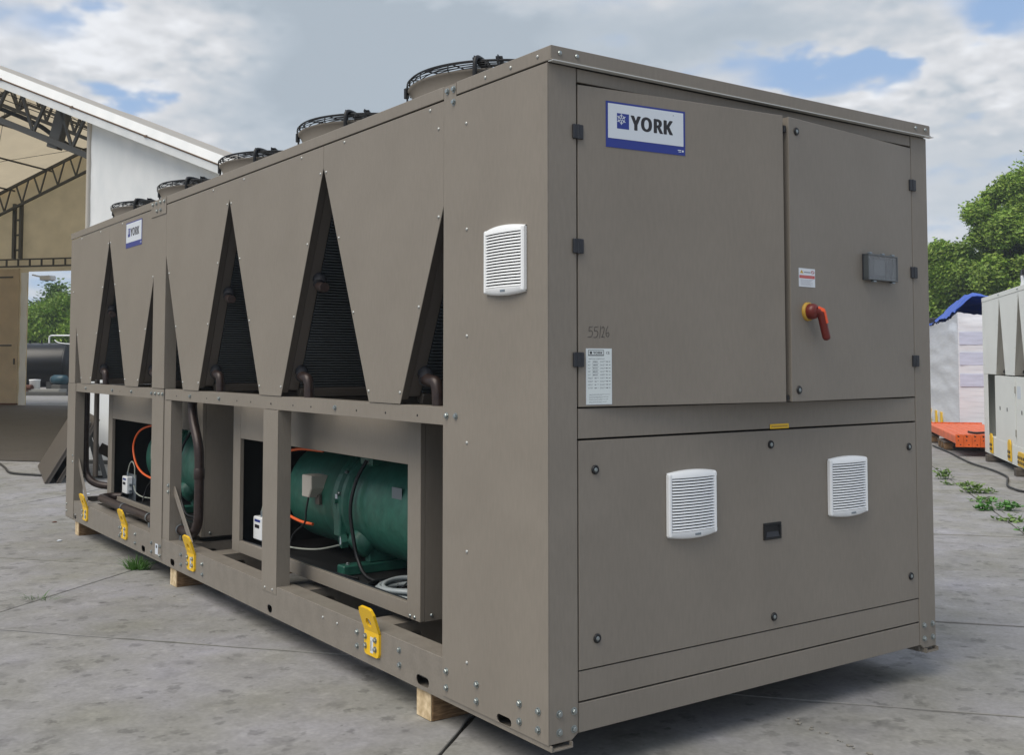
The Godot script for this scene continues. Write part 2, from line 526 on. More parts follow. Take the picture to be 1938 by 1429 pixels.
# a rectangle with a slot (half straight a, radius r) cut at c
func slotted(st: SurfaceTool, u0: float, v0: float, u1: float, v1: float, c: Vector2, a: float, r: float, thick: float, xf: Transform3D):
	var angs := []
	for i in 28:
		angs.append(TAU * i / 28.0 + 0.01)
	for q in [Vector2(u0, v0), Vector2(u1, v0), Vector2(u1, v1), Vector2(u0, v1)]:
		angs.append(fposmod((q - c).angle(), TAU))
	angs.sort()
	var ins := []
	var outs := []
	for t in angs:
		var d := Vector2(cos(t), sin(t))
		var k := INF
		if absf(d.y) > 1e-6 and absf(r / absf(d.y) * d.x) <= a:
			k = r / absf(d.y)
		else:
			k = a * absf(d.x) + sqrt(maxf(0.0, r * r - a * a * d.y * d.y))
		ins.append(c + d * k)
		var e := INF
		if d.x > 1e-6: e = minf(e, (u1 - c.x) / d.x)
		if d.x < -1e-6: e = minf(e, (u0 - c.x) / d.x)
		if d.y > 1e-6: e = minf(e, (v1 - c.y) / d.y)
		if d.y < -1e-6: e = minf(e, (v0 - c.y) / d.y)
		outs.append(c + d * e)
	for i in angs.size():
		var j := (i + 1) % angs.size()
		var P := func(p: Vector2, z: float): return xf * Vector3(p.x, p.y, z)
		face(st, [P.call(ins[i], 0.0), P.call(ins[j], 0.0), P.call(outs[j], 0.0), P.call(outs[i], 0.0)], xf.basis.z)
		face(st, [P.call(ins[i], -thick), P.call(ins[j], -thick), P.call(outs[j], -thick), P.call(outs[i], -thick)], -xf.basis.z)
		var mid: Vector2 = c - (ins[i] + ins[j]) / 2.0
		face(st, [P.call(ins[i], 0.0), P.call(ins[j], 0.0), P.call(ins[j], -thick), P.call(ins[i], -thick)], xf.basis * Vector3(mid.x, mid.y, 0))
	for e in [[Vector2(u0, v0), Vector2(u1, v0), Vector3(0, -1, 0)], [Vector2(u1, v1), Vector2(u0, v1), Vector3(0, 1, 0)]]:
		face(st, [xf * Vector3(e[0].x, e[0].y, 0), xf * Vector3(e[1].x, e[1].y, 0), xf * Vector3(e[1].x, e[1].y, -thick), xf * Vector3(e[0].x, e[0].y, -thick)], xf.basis * e[2])

func ring_basis(d: Vector3, ref: Vector3) -> Array:
	var u := (ref - d * ref.dot(d)).normalized()
	return [u, d.cross(u).normalized()]

# a round tube along a path
func tube(st: SurfaceTool, pts: Array, r: float, seg := 10, caps := true):
	var n := pts.size()
	var rings := []
	var d0: Vector3 = (pts[1] - pts[0]).normalized()
	var ref := Vector3.UP if absf(d0.y) < 0.9 else Vector3.RIGHT
	for i in n:
		var d: Vector3 = (pts[mini(i + 1, n - 1)] - pts[maxi(i - 1, 0)]).normalized()
		var uv := ring_basis(d, ref)
		ref = uv[0]
		var row := []
		for k in seg:
			var t := TAU * k / seg
			row.append(pts[i] + (uv[0] * cos(t) + uv[1] * sin(t)) * r)
		rings.append(row)
	for i in n - 1:
		for k in seg:
			var l := (k + 1) % seg
			var mid: Vector3 = (rings[i][k] + rings[i][l] + rings[i + 1][k] + rings[i + 1][l]) / 4.0 - (pts[i] + pts[i + 1]) / 2.0
			face(st, [rings[i][k], rings[i][l], rings[i + 1][l], rings[i + 1][k]], mid, 1)
	if caps:
		face(st, rings[0], pts[0] - pts[1])
		face(st, rings[n - 1], pts[n - 1] - pts[n - 2])

# smooth path through points
func curve(pts: Array, per := 8) -> Array:
	var out := []
	var n := pts.size()
	for i in n - 1:
		var p0: Vector3 = pts[maxi(i - 1, 0)]
		var p3: Vector3 = pts[mini(i + 2, n - 1)]
		for k in per:
			out.append(pts[i].cubic_interpolate(pts[i + 1], p0, p3, float(k) / per))
	out.append(pts[n - 1])
	return out

# turned shape: profile of (radius, height) along the transform's y axis
func lathe(st: SurfaceTool, prof: Array, seg: int, xf := Transform3D(), smooth := 1):
	for i in prof.size() - 1:
		var p: Vector2 = prof[i]
		var q: Vector2 = prof[i + 1]
		var nd := Vector2(q.y - p.y, p.x - q.x)
		for k in seg:
			var a := TAU * k / seg
			var b := TAU * (k + 1) / seg
			var m := (a + b) / 2
			var quad := [xf * Vector3(p.x * cos(a), p.y, p.x * sin(a)), xf * Vector3(p.x * cos(b), p.y, p.x * sin(b)), xf * Vector3(q.x * cos(b), q.y, q.x * sin(b)), xf * Vector3(q.x * cos(a), q.y, q.x * sin(a))]
			if p.x < 1e-5:
				quad.remove_at(0)
			elif q.x < 1e-5:
				quad.remove_at(2)
			face(st, quad, xf.basis * Vector3(nd.x * cos(m), nd.y, nd.x * sin(m)), smooth)

# a basis whose y axis points along d
func along(d: Vector3) -> Basis:
	d = d.normalized()
	var ref := Vector3.UP if absf(d.y) < 0.9 else Vector3.RIGHT
	var x := ref.cross(d).normalized()
	return Basis(x, d, x.cross(d))

# lettering: a TextMesh scaled to a box w x h with its lower left corner at the transform's origin
func letters(called: String, text: String, w: float, h: float, mat: Material, parent: Node, at: Transform3D, face_name := "Droid Sans", weight := 700):
	var f := SystemFont.new()
	f.font_names = PackedStringArray([face_name])
	f.font_weight = weight
	var t := TextMesh.new()
	t.text = text
	t.font = f
	t.font_size = 64
	t.pixel_size = 0.01
	t.depth = 0.02
	t.curve_step = 1.0
	t.material = mat
	var box_ := t.get_aabb()
	var s := Vector3(w / box_.size.x, h / box_.size.y, 0.0006 / 0.02)
	var o := MeshInstance3D.new()
	o.name = called
	o.mesh = t
	o.transform = at * Transform3D(Basis.from_scale(s), Vector3(-box_.position.x * s.x, -box_.position.y * s.y, 0))
	parent.add_child(o, true)
	return o

# the two painted planes of the chiller: u along the face, v up, w out of it
func long_face(x := 0.0) -> Transform3D:       # u = z
	return Transform3D(Basis(Vector3(0, 0, 1), Vector3(0, 1, 0), Vector3(-1, 0, 0)), Vector3(x, 0, 0))

func end_face(z := 0.0) -> Transform3D:        # u = x
	return Transform3D(Basis(), Vector3(0, 0, z))

# ------------------------------------------------------------------ the chiller
const W := 2.24
const L := 6.82
const APEX := [-0.55, -1.80, -3.055, -4.31, -5.60]
var bolt_mesh: ArrayMesh
var small_bolt: ArrayMesh
var rivet_mesh: ArrayMesh

func fasteners():
	var st := mb()                       # washer, hex head, domed end; axis along +z
	var fwd := Transform3D(Basis(Vector3(1, 0, 0), Vector3(0, 0, 1), Vector3(0, -1, 0)), Vector3.ZERO)
	lathe(st, [Vector2(0.0135, 0), Vector2(0.0135, 0.0022), Vector2(0.0098, 0.0026)], 14, fwd, -1)
	lathe(st, [Vector2(0.0098, 0.0022), Vector2(0.0098, 0.0085), Vector2(0.0080, 0.0105), Vector2(0.0, 0.0108)], 6, fwd, -1)
	bolt_mesh = mesh_of(st, M.zinc)
	st = mb()
	lathe(st, [Vector2(0.0085, 0), Vector2(0.0085, 0.002), Vector2(0.006, 0.0055), Vector2(0.0, 0.007)], 10, fwd, -1)
	small_bolt = mesh_of(st, M.zinc)
	st = mb()
	lathe(st, [Vector2(0.0072, 0), Vector2(0.0064, 0.0025), Vector2(0.0035, 0.0045), Vector2(0.0, 0.005)], 10, fwd, 1)
	rivet_mesh = mesh_of(st, M.rivet)

func build_chiller():
	fasteners()
	var c := thing("chiller", "long taupe industrial chiller on timber blocks with V-shaped side panels and roof fans", "chiller", Vector3(0, UP, 0))
	base_frame(c)
	side_panels(c)
	coils(c)
	control_cabinet(c)
	lid_and_fans(c)
	enclosure(c, -1.206)
	enclosure(c, -4.03)
	pipework(c)
	lugs(c)
	chiller_fasteners(c)

func base_frame(c: Node3D):
	# long rail, in two modules, each a channel with slots in its web
	for mod in [[-4.195, -0.004, [[-3.988, 0.042], [-2.407, 0.03], [-0.845, 0.05], [-0.264, 0.05]]], [-L, -4.2, [[-6.51, 0.042], [-4.611, 0.042]]]]:
		var st := mb()
		var z: float = mod[0]
		var xf := long_face(0.0)
		for s in mod[2]:
			sheet(st, rect(z, -0.02, s[0] - 0.08, 0.14), 0.004, xf, 0.0)
			slotted(st, s[0] - 0.08, -0.02, s[0] + 0.08, 0.14, Vector2(s[0], 0.016), s[1] - 0.02, 0.021, 0.004, xf)
			z = s[0] + 0.08
		sheet(st, rect(z, -0.02, mod[1], 0.14), 0.004, xf, 0.0)
		# rounded top corner and top flange
		tube(st, [Vector3(0.005, 0.1365, mod[0]), Vector3(0.005, 0.1365, mod[1])], 0.0052, 8)
		span(st, 0.005, 0.105, 0.137, 0.1415, mod[0], mod[1], 0.0)
		span(st, 0.004, 0.085, -0.02, -0.015, mod[0], mod[1], 0.0)
		# dark lining far enough behind the slots to read as the hollow of the rail
		var r := part("base_rail", st, M.rail, c)
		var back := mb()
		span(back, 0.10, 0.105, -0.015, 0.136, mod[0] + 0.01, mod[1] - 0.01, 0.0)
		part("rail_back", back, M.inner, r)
	var st2 := mb()
	span(st2, W - 0.10, W, -0.02, 0.14, -L, -0.02, 0.004)
	part("base_rail", st2, M.rail, c)
	# cross members between the rails
	for z in [-0.74, -1.46, -2.36, -3.62, -4.12, -4.9, -5.75, -6.55]:
		var s := mb()
		span(s, 0.107, W - 0.102, 0.108, 0.114, z - 0.08, z + 0.08, 0.001)
		slotted(s, 0.107, -0.02, 0.45, 0.1075, Vector2(0.26, 0.045), 0.03, 0.024, 0.004, end_face(z + 0.08))
		span(s, 0.451, W - 0.102, -0.02, 0.1075, z + 0.074, z + 0.08, 0.0)
		span(s, 0.107, W - 0.102, -0.02, 0.1075, z - 0.08, z - 0.074, 0.0)
		part("cross_member", s, M.rail, c)
	# end sill below the control cabinet, notched at its feet
	var e := mb()
	sheet(e, PackedVector2Array([Vector2(0.1285, 0.018), Vector2(2.1160, 0.018), Vector2(2.1160, 0.1175), Vector2(0.1285, 0.1175)]), 0.02, end_face(-0.001))
	part("end_sill", e, M.paint, c)
	# open ends of the two skid rails under the corners
	for x in [0.0, W - 0.09]:
		var s := mb()
		var zb: float = -0.0035 if x == 0.0 else -0.0195
		span(s, x, x + 0.092, -0.02, -0.015, zb, 0.012, 0.0)
		span(s, x, x + 0.005, -0.0148, -0.0005, zb, 0.012, 0.0)
		span(s, x + 0.087, x + 0.092, -0.0148, -0.0005, zb, 0.012, 0.0)
		part("skid_end", s, M.rail, c)
	# posts and middle rail, both long sides
	for side in [0, 1]:
		var sx := func(x0: float, x1: float) -> Array: return [x0, x1] if side == 0 else [W - x1, W - x0]
		for p in [[-4.21, -4.075, 0.142, 1.052, 0.004], [-2.513, -2.32, 0.10, 1.052, -0.003], [-4.46, -4.213, 0.0, 1.122, -0.003], [-L, -6.56, -0.01, 1.122, -0.0042]]:
			if p[2] < 0.05 and p[0] > -4.5 and side == 1:
				continue
			var s := mb()
			var a = sx.call(p[4], p[4] + 0.004)
			span(s, a[0], a[1], p[2], p[3], p[0], p[1], 0.0015)
			a = sx.call(p[4] + 0.0042, p[4] + 0.075)
			span(s, a[0], a[1], maxf(p[2], 0.142), p[3], p[1] - 0.004, p[1], 0.0)
			span(s, a[0], a[1], maxf(p[2], 0.142), p[3], p[0], p[0] + 0.004, 0.0)
			part("post", s, M.paint, c)
		for r in [[-4.19, -0.69], [-6.558, -4.464]]:
			var s := mb()
			var a = sx.call(0.0, 0.004)
			span(s, a[0], a[1], 1.054, 1.124, r[0], r[1], 0.001)
			a = sx.call(0.0042, 0.075)
			span(s, a[0], a[1], 1.120, 1.124, r[0], r[1], 0.0)
			span(s, a[0], a[1], 1.054, 1.058, r[0], r[1], 0.0)
			part("middle_rail", s, M.paint, c)
	# the far end's corner posts and cross rails
	var f := mb()
	span(f, 0.08, W - 0.08, 1.06, 1.12, -L, -L + 0.06, 0.002)
	span(f, 0.08, W - 0.08, 0.0, 0.14, -L, -L + 0.05, 0.002)
	part("end_rail", f, M.rail, c)
	var up := mb()
	sheet(up, rect(-L, 1.124, -6.605, 2.357), 0.004, long_face(-0.001))
	span(up, 0.004, 0.07, 1.124, 2.35, -6.609, -6.605, 0.0)
	part("corner_post", up, M.paint, c)
	# diagonal bracing straps
	for d in [[Vector3(0.035, 0.475, -4.085), Vector3(0.035, 0.16, -3.72)], [Vector3(0.035, 0.49, -6.59), Vector3(0.035, 0.16, -6.27)]]:
		var s := mb()
		bar(s, d[0], d[1], 0.05, 0.006, Vector3.RIGHT, 0.001)
		part("brace", s, M.rail, c)
	var s2 := mb()
	bar(s2, Vector3(0.25, 0.56, -6.76), Vector3(1.0, 0.14, -6.76), 0.09, 0.006, Vector3(0, 0, 1), 0.001)
	part("brace", s2, M.brown, c)

# upper side panels between the triangular openings; both long sides
func half_at(y: float) -> float:
	return 0.4315 * (2.25 - y)

func side_panels(c: Node3D):
	var yb := 1.126
	var h := half_at(yb)
	var top := 2.357
	var g := 0.003
	var outlines := [
		# between the cabinet and the first seam
		[Vector2(-1.80 + g / 2, top), Vector2(-0.689, top), Vector2(-0.689, 1.93), Vector2(-0.55 - h, yb), Vector2(-1.80 + h, yb), Vector2(-1.80 + g / 2, 2.25 - 0.003)],
		# two bays with a notch
		[Vector2(-4.21 + g, top), Vector2(-1.80 - g / 2, top), Vector2(-1.80 - g / 2, 2.25 - 0.003), Vector2(-1.80 - h, yb), Vector2(-3.055 + h, yb), Vector2(-3.055, 2.25), Vector2(-3.055 - h, yb), Vector2(-4.31 + h, yb), Vector2(-4.21 + g, 2.25 - 0.1 / 0.4315)],
		# far module, near half, with the joint post
		[Vector2(-5.60 + g / 2, top), Vector2(-4.21, top), Vector2(-4.21, yb), Vector2(-4.47, yb), Vector2(-4.47, 2.25 - 0.16 / 0.4315), Vector2(-4.31 - h, yb), Vector2(-5.60 + h, yb), Vector2(-5.60 + g / 2, 2.25 - 0.003)],
		[Vector2(-6.602, top), Vector2(-5.60 - g / 2, top), Vector2(-5.60 - g / 2, 2.25 - 0.003), Vector2(-5.60 - h, yb), Vector2(-6.87 + h, yb), Vector2(-6.602, 2.25 - 0.268 / 0.4315)]]
	for side in [0, 1]:
		for o in outlines:
			var st := mb()
			var xf := long_face(-0.004) if side == 0 else Transform3D(Basis(Vector3(0, 0, 1), Vector3(0, 1, 0), Vector3(1, 0, 0)), Vector3(W + 0.004, 0, 0))
			if side == 1:
				xf = Transform3D(Basis(Vector3(0, 0, -1), Vector3(0, 1, 0), Vector3(1, 0, 0)), Vector3(W + 0.004, 0, 0))
				var m := []
				for p in o:
					m.append(Vector2(-p.x, p.y))
				sheet(st, PackedVector2Array(m), 0.003, xf)
			else:
				sheet(st, PackedVector2Array(o), 0.003, xf)
			part("side_panel", st, M.paint, c)
	# the return flange of the joint post beside the fourth opening
	var s := mb()
	span(s, -0.003, 0.075, 1.126, 2.0, -4.2135, -4.2095, 0.0)
	part("post_flange", s, M.paint, c)
	# troughs below the narrow ends of the panels, from side to side
	for z in [-1.175, -2.43, -3.685, -4.955, -6.24]:
		var t := mb()
		span(t, 0.03, W - 0.03, 1.068, 1.116, z - 0.13, z + 0.13, 0.002)
		part("drain_trough", t, M.brown, c)

func coils(c: Node3D):
	var yb := 1.14
	for k in APEX.size():
		var z: float = APEX[k]
		for s in [-1, 1]:
			var dir := Vector3(0, 2.25 - yb, -s * half_at(yb))      # up the coil's slope
			var foot := Vector3(0, yb, z + s * half_at(yb))
			var ln := dir.length()
			var up := dir.normalized()
			var xb := Basis(Vector3(1, 0, 0), up, Vector3(1, 0, 0).cross(up))
			var at := Transform3D(xb, foot)
			# w > 0 must lead into the opening for the far coil (s = -1), so flip where needed
			var w: float = 1.0 if xb.z.z * -s > 0.0 else -1.0
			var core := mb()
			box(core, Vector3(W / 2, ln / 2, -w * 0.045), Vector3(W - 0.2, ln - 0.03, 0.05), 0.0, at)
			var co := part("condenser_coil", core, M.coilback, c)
			if s == -1:
				var fins := mb()
				var n := 74
				for i in n:
					box(fins, Vector3(W / 2, 0.04 + (ln - 0.09) * i / n, -w * 0.012), Vector3(W - 0.19, 0.0085, 0.018), 0.0, at)
				var fo := part("coil_tubing", fins, M.coil, co)
				fo.set_meta("kind", "stuff")
				var fr := mb()
				box(fr, Vector3(0.016, ln / 2 - 0.005, -w * 0.004), Vector3(0.034, ln - 0.02, 0.004), 0.0, at)
				part("panel_flange", fr, M.brown, co)
				var hd := mb()
				box(hd, Vector3(0.064, ln / 2 - 0.03, -w * 0.036), Vector3(0.058, ln - 0.09, 0.06), 0.004, at)
				box(hd, Vector3(W / 2, 0.005, -w * 0.02), Vector3(W - 0.2, 0.05, 0.05), 0.003, at)
				part("header", hd, M.inner, co)
				# two stubs with their bends
				for y in [0.10, 0.61]:
					var b: Vector3 = at * Vector3(0.085, y, -w * 0.01)
					var sb := mb()
					tube(sb, curve([b + Vector3(0, 0.03, 0.0), b + Vector3(0, 0.01, 0.035), b + Vector3(-0.015, -0.012, 0.06)], 3), 0.034, 10)
					part("stub_collar", sb, M.hinge, co)
					var el := mb()
					if y < 0.3:
						tube(el, curve([b + Vector3(-0.01, 0, 0.03), b + Vector3(-0.02, -0.01, 0.10), b + Vector3(-0.02, -0.03, 0.15), b + Vector3(-0.02, -0.16, 0.165)], 6), 0.026, 12)
					else:
						tube(el, curve([b + Vector3(-0.01, -0.01, 0.03), b + Vector3(-0.02, -0.03, 0.10), b + Vector3(-0.03, -0.03, 0.15)], 5), 0.024, 12)
					part("stub_pipe", el, M.copper, co)

# ------------------------------------------------------------------ the control cabinet at the near end
func control_cabinet(c: Node3D):
	# side sheet on the long face
	var st := mb()
	var xf := long_face(-0.005)
	sheet(st, PackedVector2Array([Vector2(-0.686, 0.097), Vector2(0.0, 0.097), Vector2(0.0, 2.357), Vector2(-0.596, 2.357), Vector2(-0.596, 2.412), Vector2(-0.686, 2.412)]), 0.0035, xf, 0.0)
	sheet(st, rect(-0.686, 0.0, -0.344, 0.097), 0.0035, xf, 0.0)
	slotted(st, -0.344, 0.0, -0.184, 0.097, Vector2(-0.264, 0.016), 0.031, 0.0155, 0.0035, xf)
	sheet(st, rect(-0.184, 0.0, 0.0, 0.097), 0.0035, xf, 0.0)
	part("cabinet_side", st, M.paint, c)
	for k in 2:
		var p := mb()
		var o := PackedVector2Array([Vector2(-0.0015, 0.0), Vector2(0.098, 0.0), Vector2(0.124, 0.018), Vector2(0.125, 0.018), Vector2(0.125, 2.357), Vector2(-0.0015, 2.357)])
		if k == 1:
			o = PackedVector2Array([Vector2(W, 0.0), Vector2(W, 2.357), Vector2(2.1195, 2.357), Vector2(2.1195, 0.018), Vector2(2.121, 0.018), Vector2(2.146, 0.0)])
		sheet(p, o, 0.02, end_face(0.0), 0.002)
		part("corner_post", p, M.paint, c)
	var r := mb()
	span(r, W - 0.004, W, 0.0, 2.357, -0.69, -0.021, 0.0)
	part("cabinet_side", r, M.paint, c)
	var k := mb()
	span(k, 0.0, W - 0.005, 0.115, 2.355, -0.69, -0.684, 0.0)
	part("cabinet_back", k, M.inner, c)
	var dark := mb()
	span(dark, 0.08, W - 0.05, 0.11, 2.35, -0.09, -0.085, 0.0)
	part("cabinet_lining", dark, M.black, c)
	# fixed sheets of the end face
	for s in [[2.307, 2.357, "header_sheet"], [1.033, 1.141, "middle_sheet"], [0.123, 0.2265, "lower_strip"]]:
		var q := mb()
		sheet(q, rect(0.1310, s[0] + 0.001, 2.1155, s[1] - 0.001), 0.02, end_face(-0.002))
		part(s[2], q, M.paint, c)
	var lp := mb()
	sheet(lp, rect(0.1310, 0.2305, 2.1155, 1.0265), 0.02, end_face(-0.0005))
	var lower := part("lower_access_panel", lp, M.paint, c)
	for f in [[0.205, 0.922], [1.13, 0.970], [2.06, 0.919], [0.211, 0.33], [1.136, 0.28], [2.057, 0.336]]:
		quarter_lock(lower, move(f[0], f[1], 0.0))
	vent(lower, end_face(0.0), 0.675, 0.768)
	vent(lower, end_face(0.0), 1.608, 0.772)
	vent(c, long_face(-0.005), -0.248, 1.677)
	# recessed pull
	var rp := mb()
	for b in [[1.080, 1.184, 0.646, 0.656], [1.080, 1.184, 0.589, 0.598], [1.080, 1.090, 0.5985, 0.6455], [1.174, 1.184, 0.5985, 0.6455]]:
		span(rp, b[0], b[1], b[2], b[3], -0.006, 0.006, 0.002)
	sheet(rp, rect(1.088, 0.597, 1.176, 0.647), 0.001, end_face(0.0008), 0.0)
	var rpo := part("recessed_pull", rp, M.black, lower)
	var sc := mb()
	face(sc, [Vector3(1.091, 0.5990, 0.0052), Vector3(1.173, 0.5990, 0.0052), Vector3(1.166, 0.6200, 0.0012), Vector3(1.100, 0.6200, 0.0012)], Vector3(0, 0.3, 1))
	part("pull_scoop", sc, M.hinge, rpo)
	# small yellow label
	var yl := mb()
	span(yl, 1.128, 1.241, 1.033, 1.052, -0.001, 0.0006, 0.0)
	var ylo := part("yellow_label", yl, M.yellow, c)
	var ylt := mb()
	span(ylt, 1.136, 1.233, 1.0385, 1.0455, 0.0006, 0.0010, 0.0)
	part("label_text", ylt, M.ochre, ylo)
	left_door(c)
	right_door(c)
	sign_plate(c, long_face(-0.0042) * move(-5.15, 2.142, 0.0), 0.395, 0.186)

func vent(parent: Node3D, xf: Transform3D, u: float, v: float):
	var hw := 0.127
	var hh := 0.129
	# a bowed louvred cover: flat sides, domed across its width, rounded top and bottom edges
	var st := mb()
	var at := xf * move(u, v, 0.0)
	var n := 12
	var bow := func(x: float) -> float: return 0.016 + 0.012 * (1.0 - (x / hw) * (x / hw))
	var edge := func(x: float) -> float: return hh - 0.010 * (x / hw) * (x / hw)
	var inner := 0.100
	for i in n:
		var x0 := -hw + 2 * hw * i / n
		var x1 := -hw + 2 * hw * (i + 1) / n
		for s in [-1, 1]:
			var e0: float = edge.call(x0) * s
			var e1: float = edge.call(x1) * s
			var i0: float = inner * s
			var f0: float = bow.call(x0)
			var f1: float = bow.call(x1)
			# face band above and below the louvres
			face(st, [at * Vector3(x0, i0, f0), at * Vector3(x1, i0, f1), at * Vector3(x1, e1 - s * 0.008, f1 - 0.001), at * Vector3(x0, e0 - s * 0.008, f0 - 0.001)], at.basis.z, 1)
			face(st, [at * Vector3(x0, e0 - s * 0.008, f0 - 0.001), at * Vector3(x1, e1 - s * 0.008, f1 - 0.001), at * Vector3(x1, e1, f1 - 0.010), at * Vector3(x0, e0, f0 - 0.010)], at.basis * Vector3(0, s, 1), 1)
			face(st, [at * Vector3(x0, e0, f0 - 0.010), at * Vector3(x1, e1, f1 - 0.010), at * Vector3(x1, e1, 0), at * Vector3(x0, e0, 0)], at.basis * Vector3(0, s, 0), 1)
	for s in [-1, 1]:
		box(st, Vector3(s * (hw - 0.009), 0, 0.008), Vector3(0.018, 2 * hh - 0.022, 0.022), 0.005, at)
	# mullion behind the louvres and the dark hollow
	var o := part("vent_cover", st, M.white, parent)
	var bk := mb()
	box(bk, Vector3(0, 0, 0.002), Vector3(2 * hw - 0.036, 2 * inner + 0.01, 0.003), 0.0, at)
	part("vent_filter", bk, M.black, o)
	var sm := mb()
	for i in 8:
		var x0 := -hw + 0.016 + (2 * hw - 0.032) * i / 8.0
		var x1 := -hw + 0.016 + (2 * hw - 0.032) * (i + 1) / 8.0
		var f0: float = bow.call(x0)
		var f1: float = bow.call(x1)
		var a := [Vector3(x0, 0.0024, f0 - 0.004), Vector3(x1, 0.0024, f1 - 0.004), Vector3(x1, -0.0038, f1), Vector3(x0, -0.0038, f0)]
		var q := []
		for p in a:
			q.append(p)
		face(sm, [a[0], a[1], a[2], a[3]], Vector3(0, 0.3, 1))
		face(sm, [a[3], a[2], Vector3(x1, -0.0045, f1 - 0.014), Vector3(x0, -0.0045, f0 - 0.014)], Vector3(0, -1, 0))
	var slat := mesh_of(sm, M.white)
	for i in 18:
		put("louvre", slat, o, at * move(0, -inner + (i + 0.5) * 2 * inner / 18.0, 0))
	var bd := mb()
	box(bd, Vector3(0.012, -inner - 0.013, 0.0280), Vector3(0.03, 0.008, 0.001), 0.0, at)
	part("maker_badge", bd, M.galv, o)

func quarter_lock(parent: Node3D, at: Transform3D):
	var fwd := Transform3D(Basis(Vector3(1, 0, 0), Vector3(0, 0, 1), Vector3(0, -1, 0)), Vector3.ZERO)
	var st := mb()
	lathe(st, [Vector2(0.0165, 0), Vector2(0.0165, 0.004), Vector2(0.013, 0.007), Vector2(0.009, 0.007), Vector2(0.008, 0.004)], 16, at * fwd, 1)
	var o := part("quarter_lock", st, M.rubber, parent)
	var s2 := mb()
	lathe(s2, [Vector2(0.008, 0.003), Vector2(0.008, 0.006), Vector2(0.006, 0.0075), Vector2(0, 0.0078)], 12, at * fwd, -1)
	box(s2, Vector3(0, 0, 0.0082), Vector3(0.003, 0.011, 0.001), 0.0, at)
	part("lock_insert", s2, M.zinc, o)

func hinge(parent: Node3D, at: Transform3D):
	var st := mb()
	box(st, Vector3(-0.0115, 0, 0.005), Vector3(0.0225, 0.052, 0.010), 0.0025, at)
	box(st, Vector3(0.0125, 0, 0.005), Vector3(0.0235, 0.052, 0.010), 0.0025, at)
	tube(st, [at * Vector3(0, -0.026, 0.006), at * Vector3(0, 0.026, 0.006)], 0.007, 8)
	part("hinge", st, M.hinge, parent)

func left_door(c: Node3D):
	var w := 0.985
	var st := mb()
	sheet(st, rect(0.0, 1.1455, w, 2.2985), 0.0025, Transform3D())
	# folded edges
	span(st, w - 0.004, w, 1.147, 2.297, -0.032, -0.0026, 0.0)
	span(st, 0.0, 0.003, 1.147, 2.297, -0.025, -0.0026, 0.0)
	span(st, 0.004, w - 0.005, 2.294, 2.297, -0.03, -0.0026, 0.0)
	span(st, 0.004, w - 0.005, 1.147, 1.150, -0.03, -0.0026, 0.0)
	var d := part("cabinet_door", st, M.paint, c, Transform3D(Basis(Vector3.UP, -0.102), Vector3(0.1315, 0, 0)))
	d.set_meta("label", "wide left cabinet door standing slightly ajar, with the blue and white sign")
	var dx := Transform3D()
	for y in [2.126, 1.716, 1.313]:
		hinge(c, move(0.127, y, 0.0))
	# sign: blue plate, white field, emblem, lettering
	sign_plate(d, move(0.121, 2.086, 0.0), 0.363, 0.169)
	# rating plate
	rating_plate(d, move(0.031, 1.153, 0.0))
	# a number written by hand
	var pen := mb()
	var strokes := [
		[Vector2(0.004, 0.95), Vector2(0.012, 0.955), Vector2(0.020, 0.99)], [Vector2(0.004, 0.95), Vector2(0.003, 0.76), Vector2(0.002, 0.56)],
		[Vector2(0.002, 0.56), Vector2(0.013, 0.62), Vector2(0.019, 0.38), Vector2(0.012, 0.08), Vector2(-0.003, 0.05)],
		[Vector2(0.029, 0.95), Vector2(0.037, 0.955), Vector2(0.045, 0.99)], [Vector2(0.029, 0.95), Vector2(0.028, 0.76), Vector2(0.027, 0.56)],
		[Vector2(0.027, 0.56), Vector2(0.037, 0.62), Vector2(0.043, 0.38), Vector2(0.036, 0.05), Vector2(0.023, 0.02)],
		[Vector2(0.0560, 1.05), Vector2(0.0505, -0.05)],
		[Vector2(0.0610, 0.80), Vector2(0.0660, 1.0), Vector2(0.0715, 0.84), Vector2(0.0690, 0.5), Vector2(0.0600, 0.04), Vector2(0.0660, 0.10), Vector2(0.0740, 0.0)],
		[Vector2(0.0890, 1.05), Vector2(0.0810, 0.66), Vector2(0.0795, 0.28), Vector2(0.0860, 0.08), Vector2(0.0935, 0.24), Vector2(0.0910, 0.48), Vector2(0.0810, 0.36)]]
	for s in strokes:
		var pts := []
		for p in s:
			pts.append(Vector3(0.042 + p.x * 0.95, 1.392 + p.y * 0.040, 0.0004))
		tube(pen, curve(pts, 4), 0.0008, 5)
	part("handwriting", pen, M.pen, d)

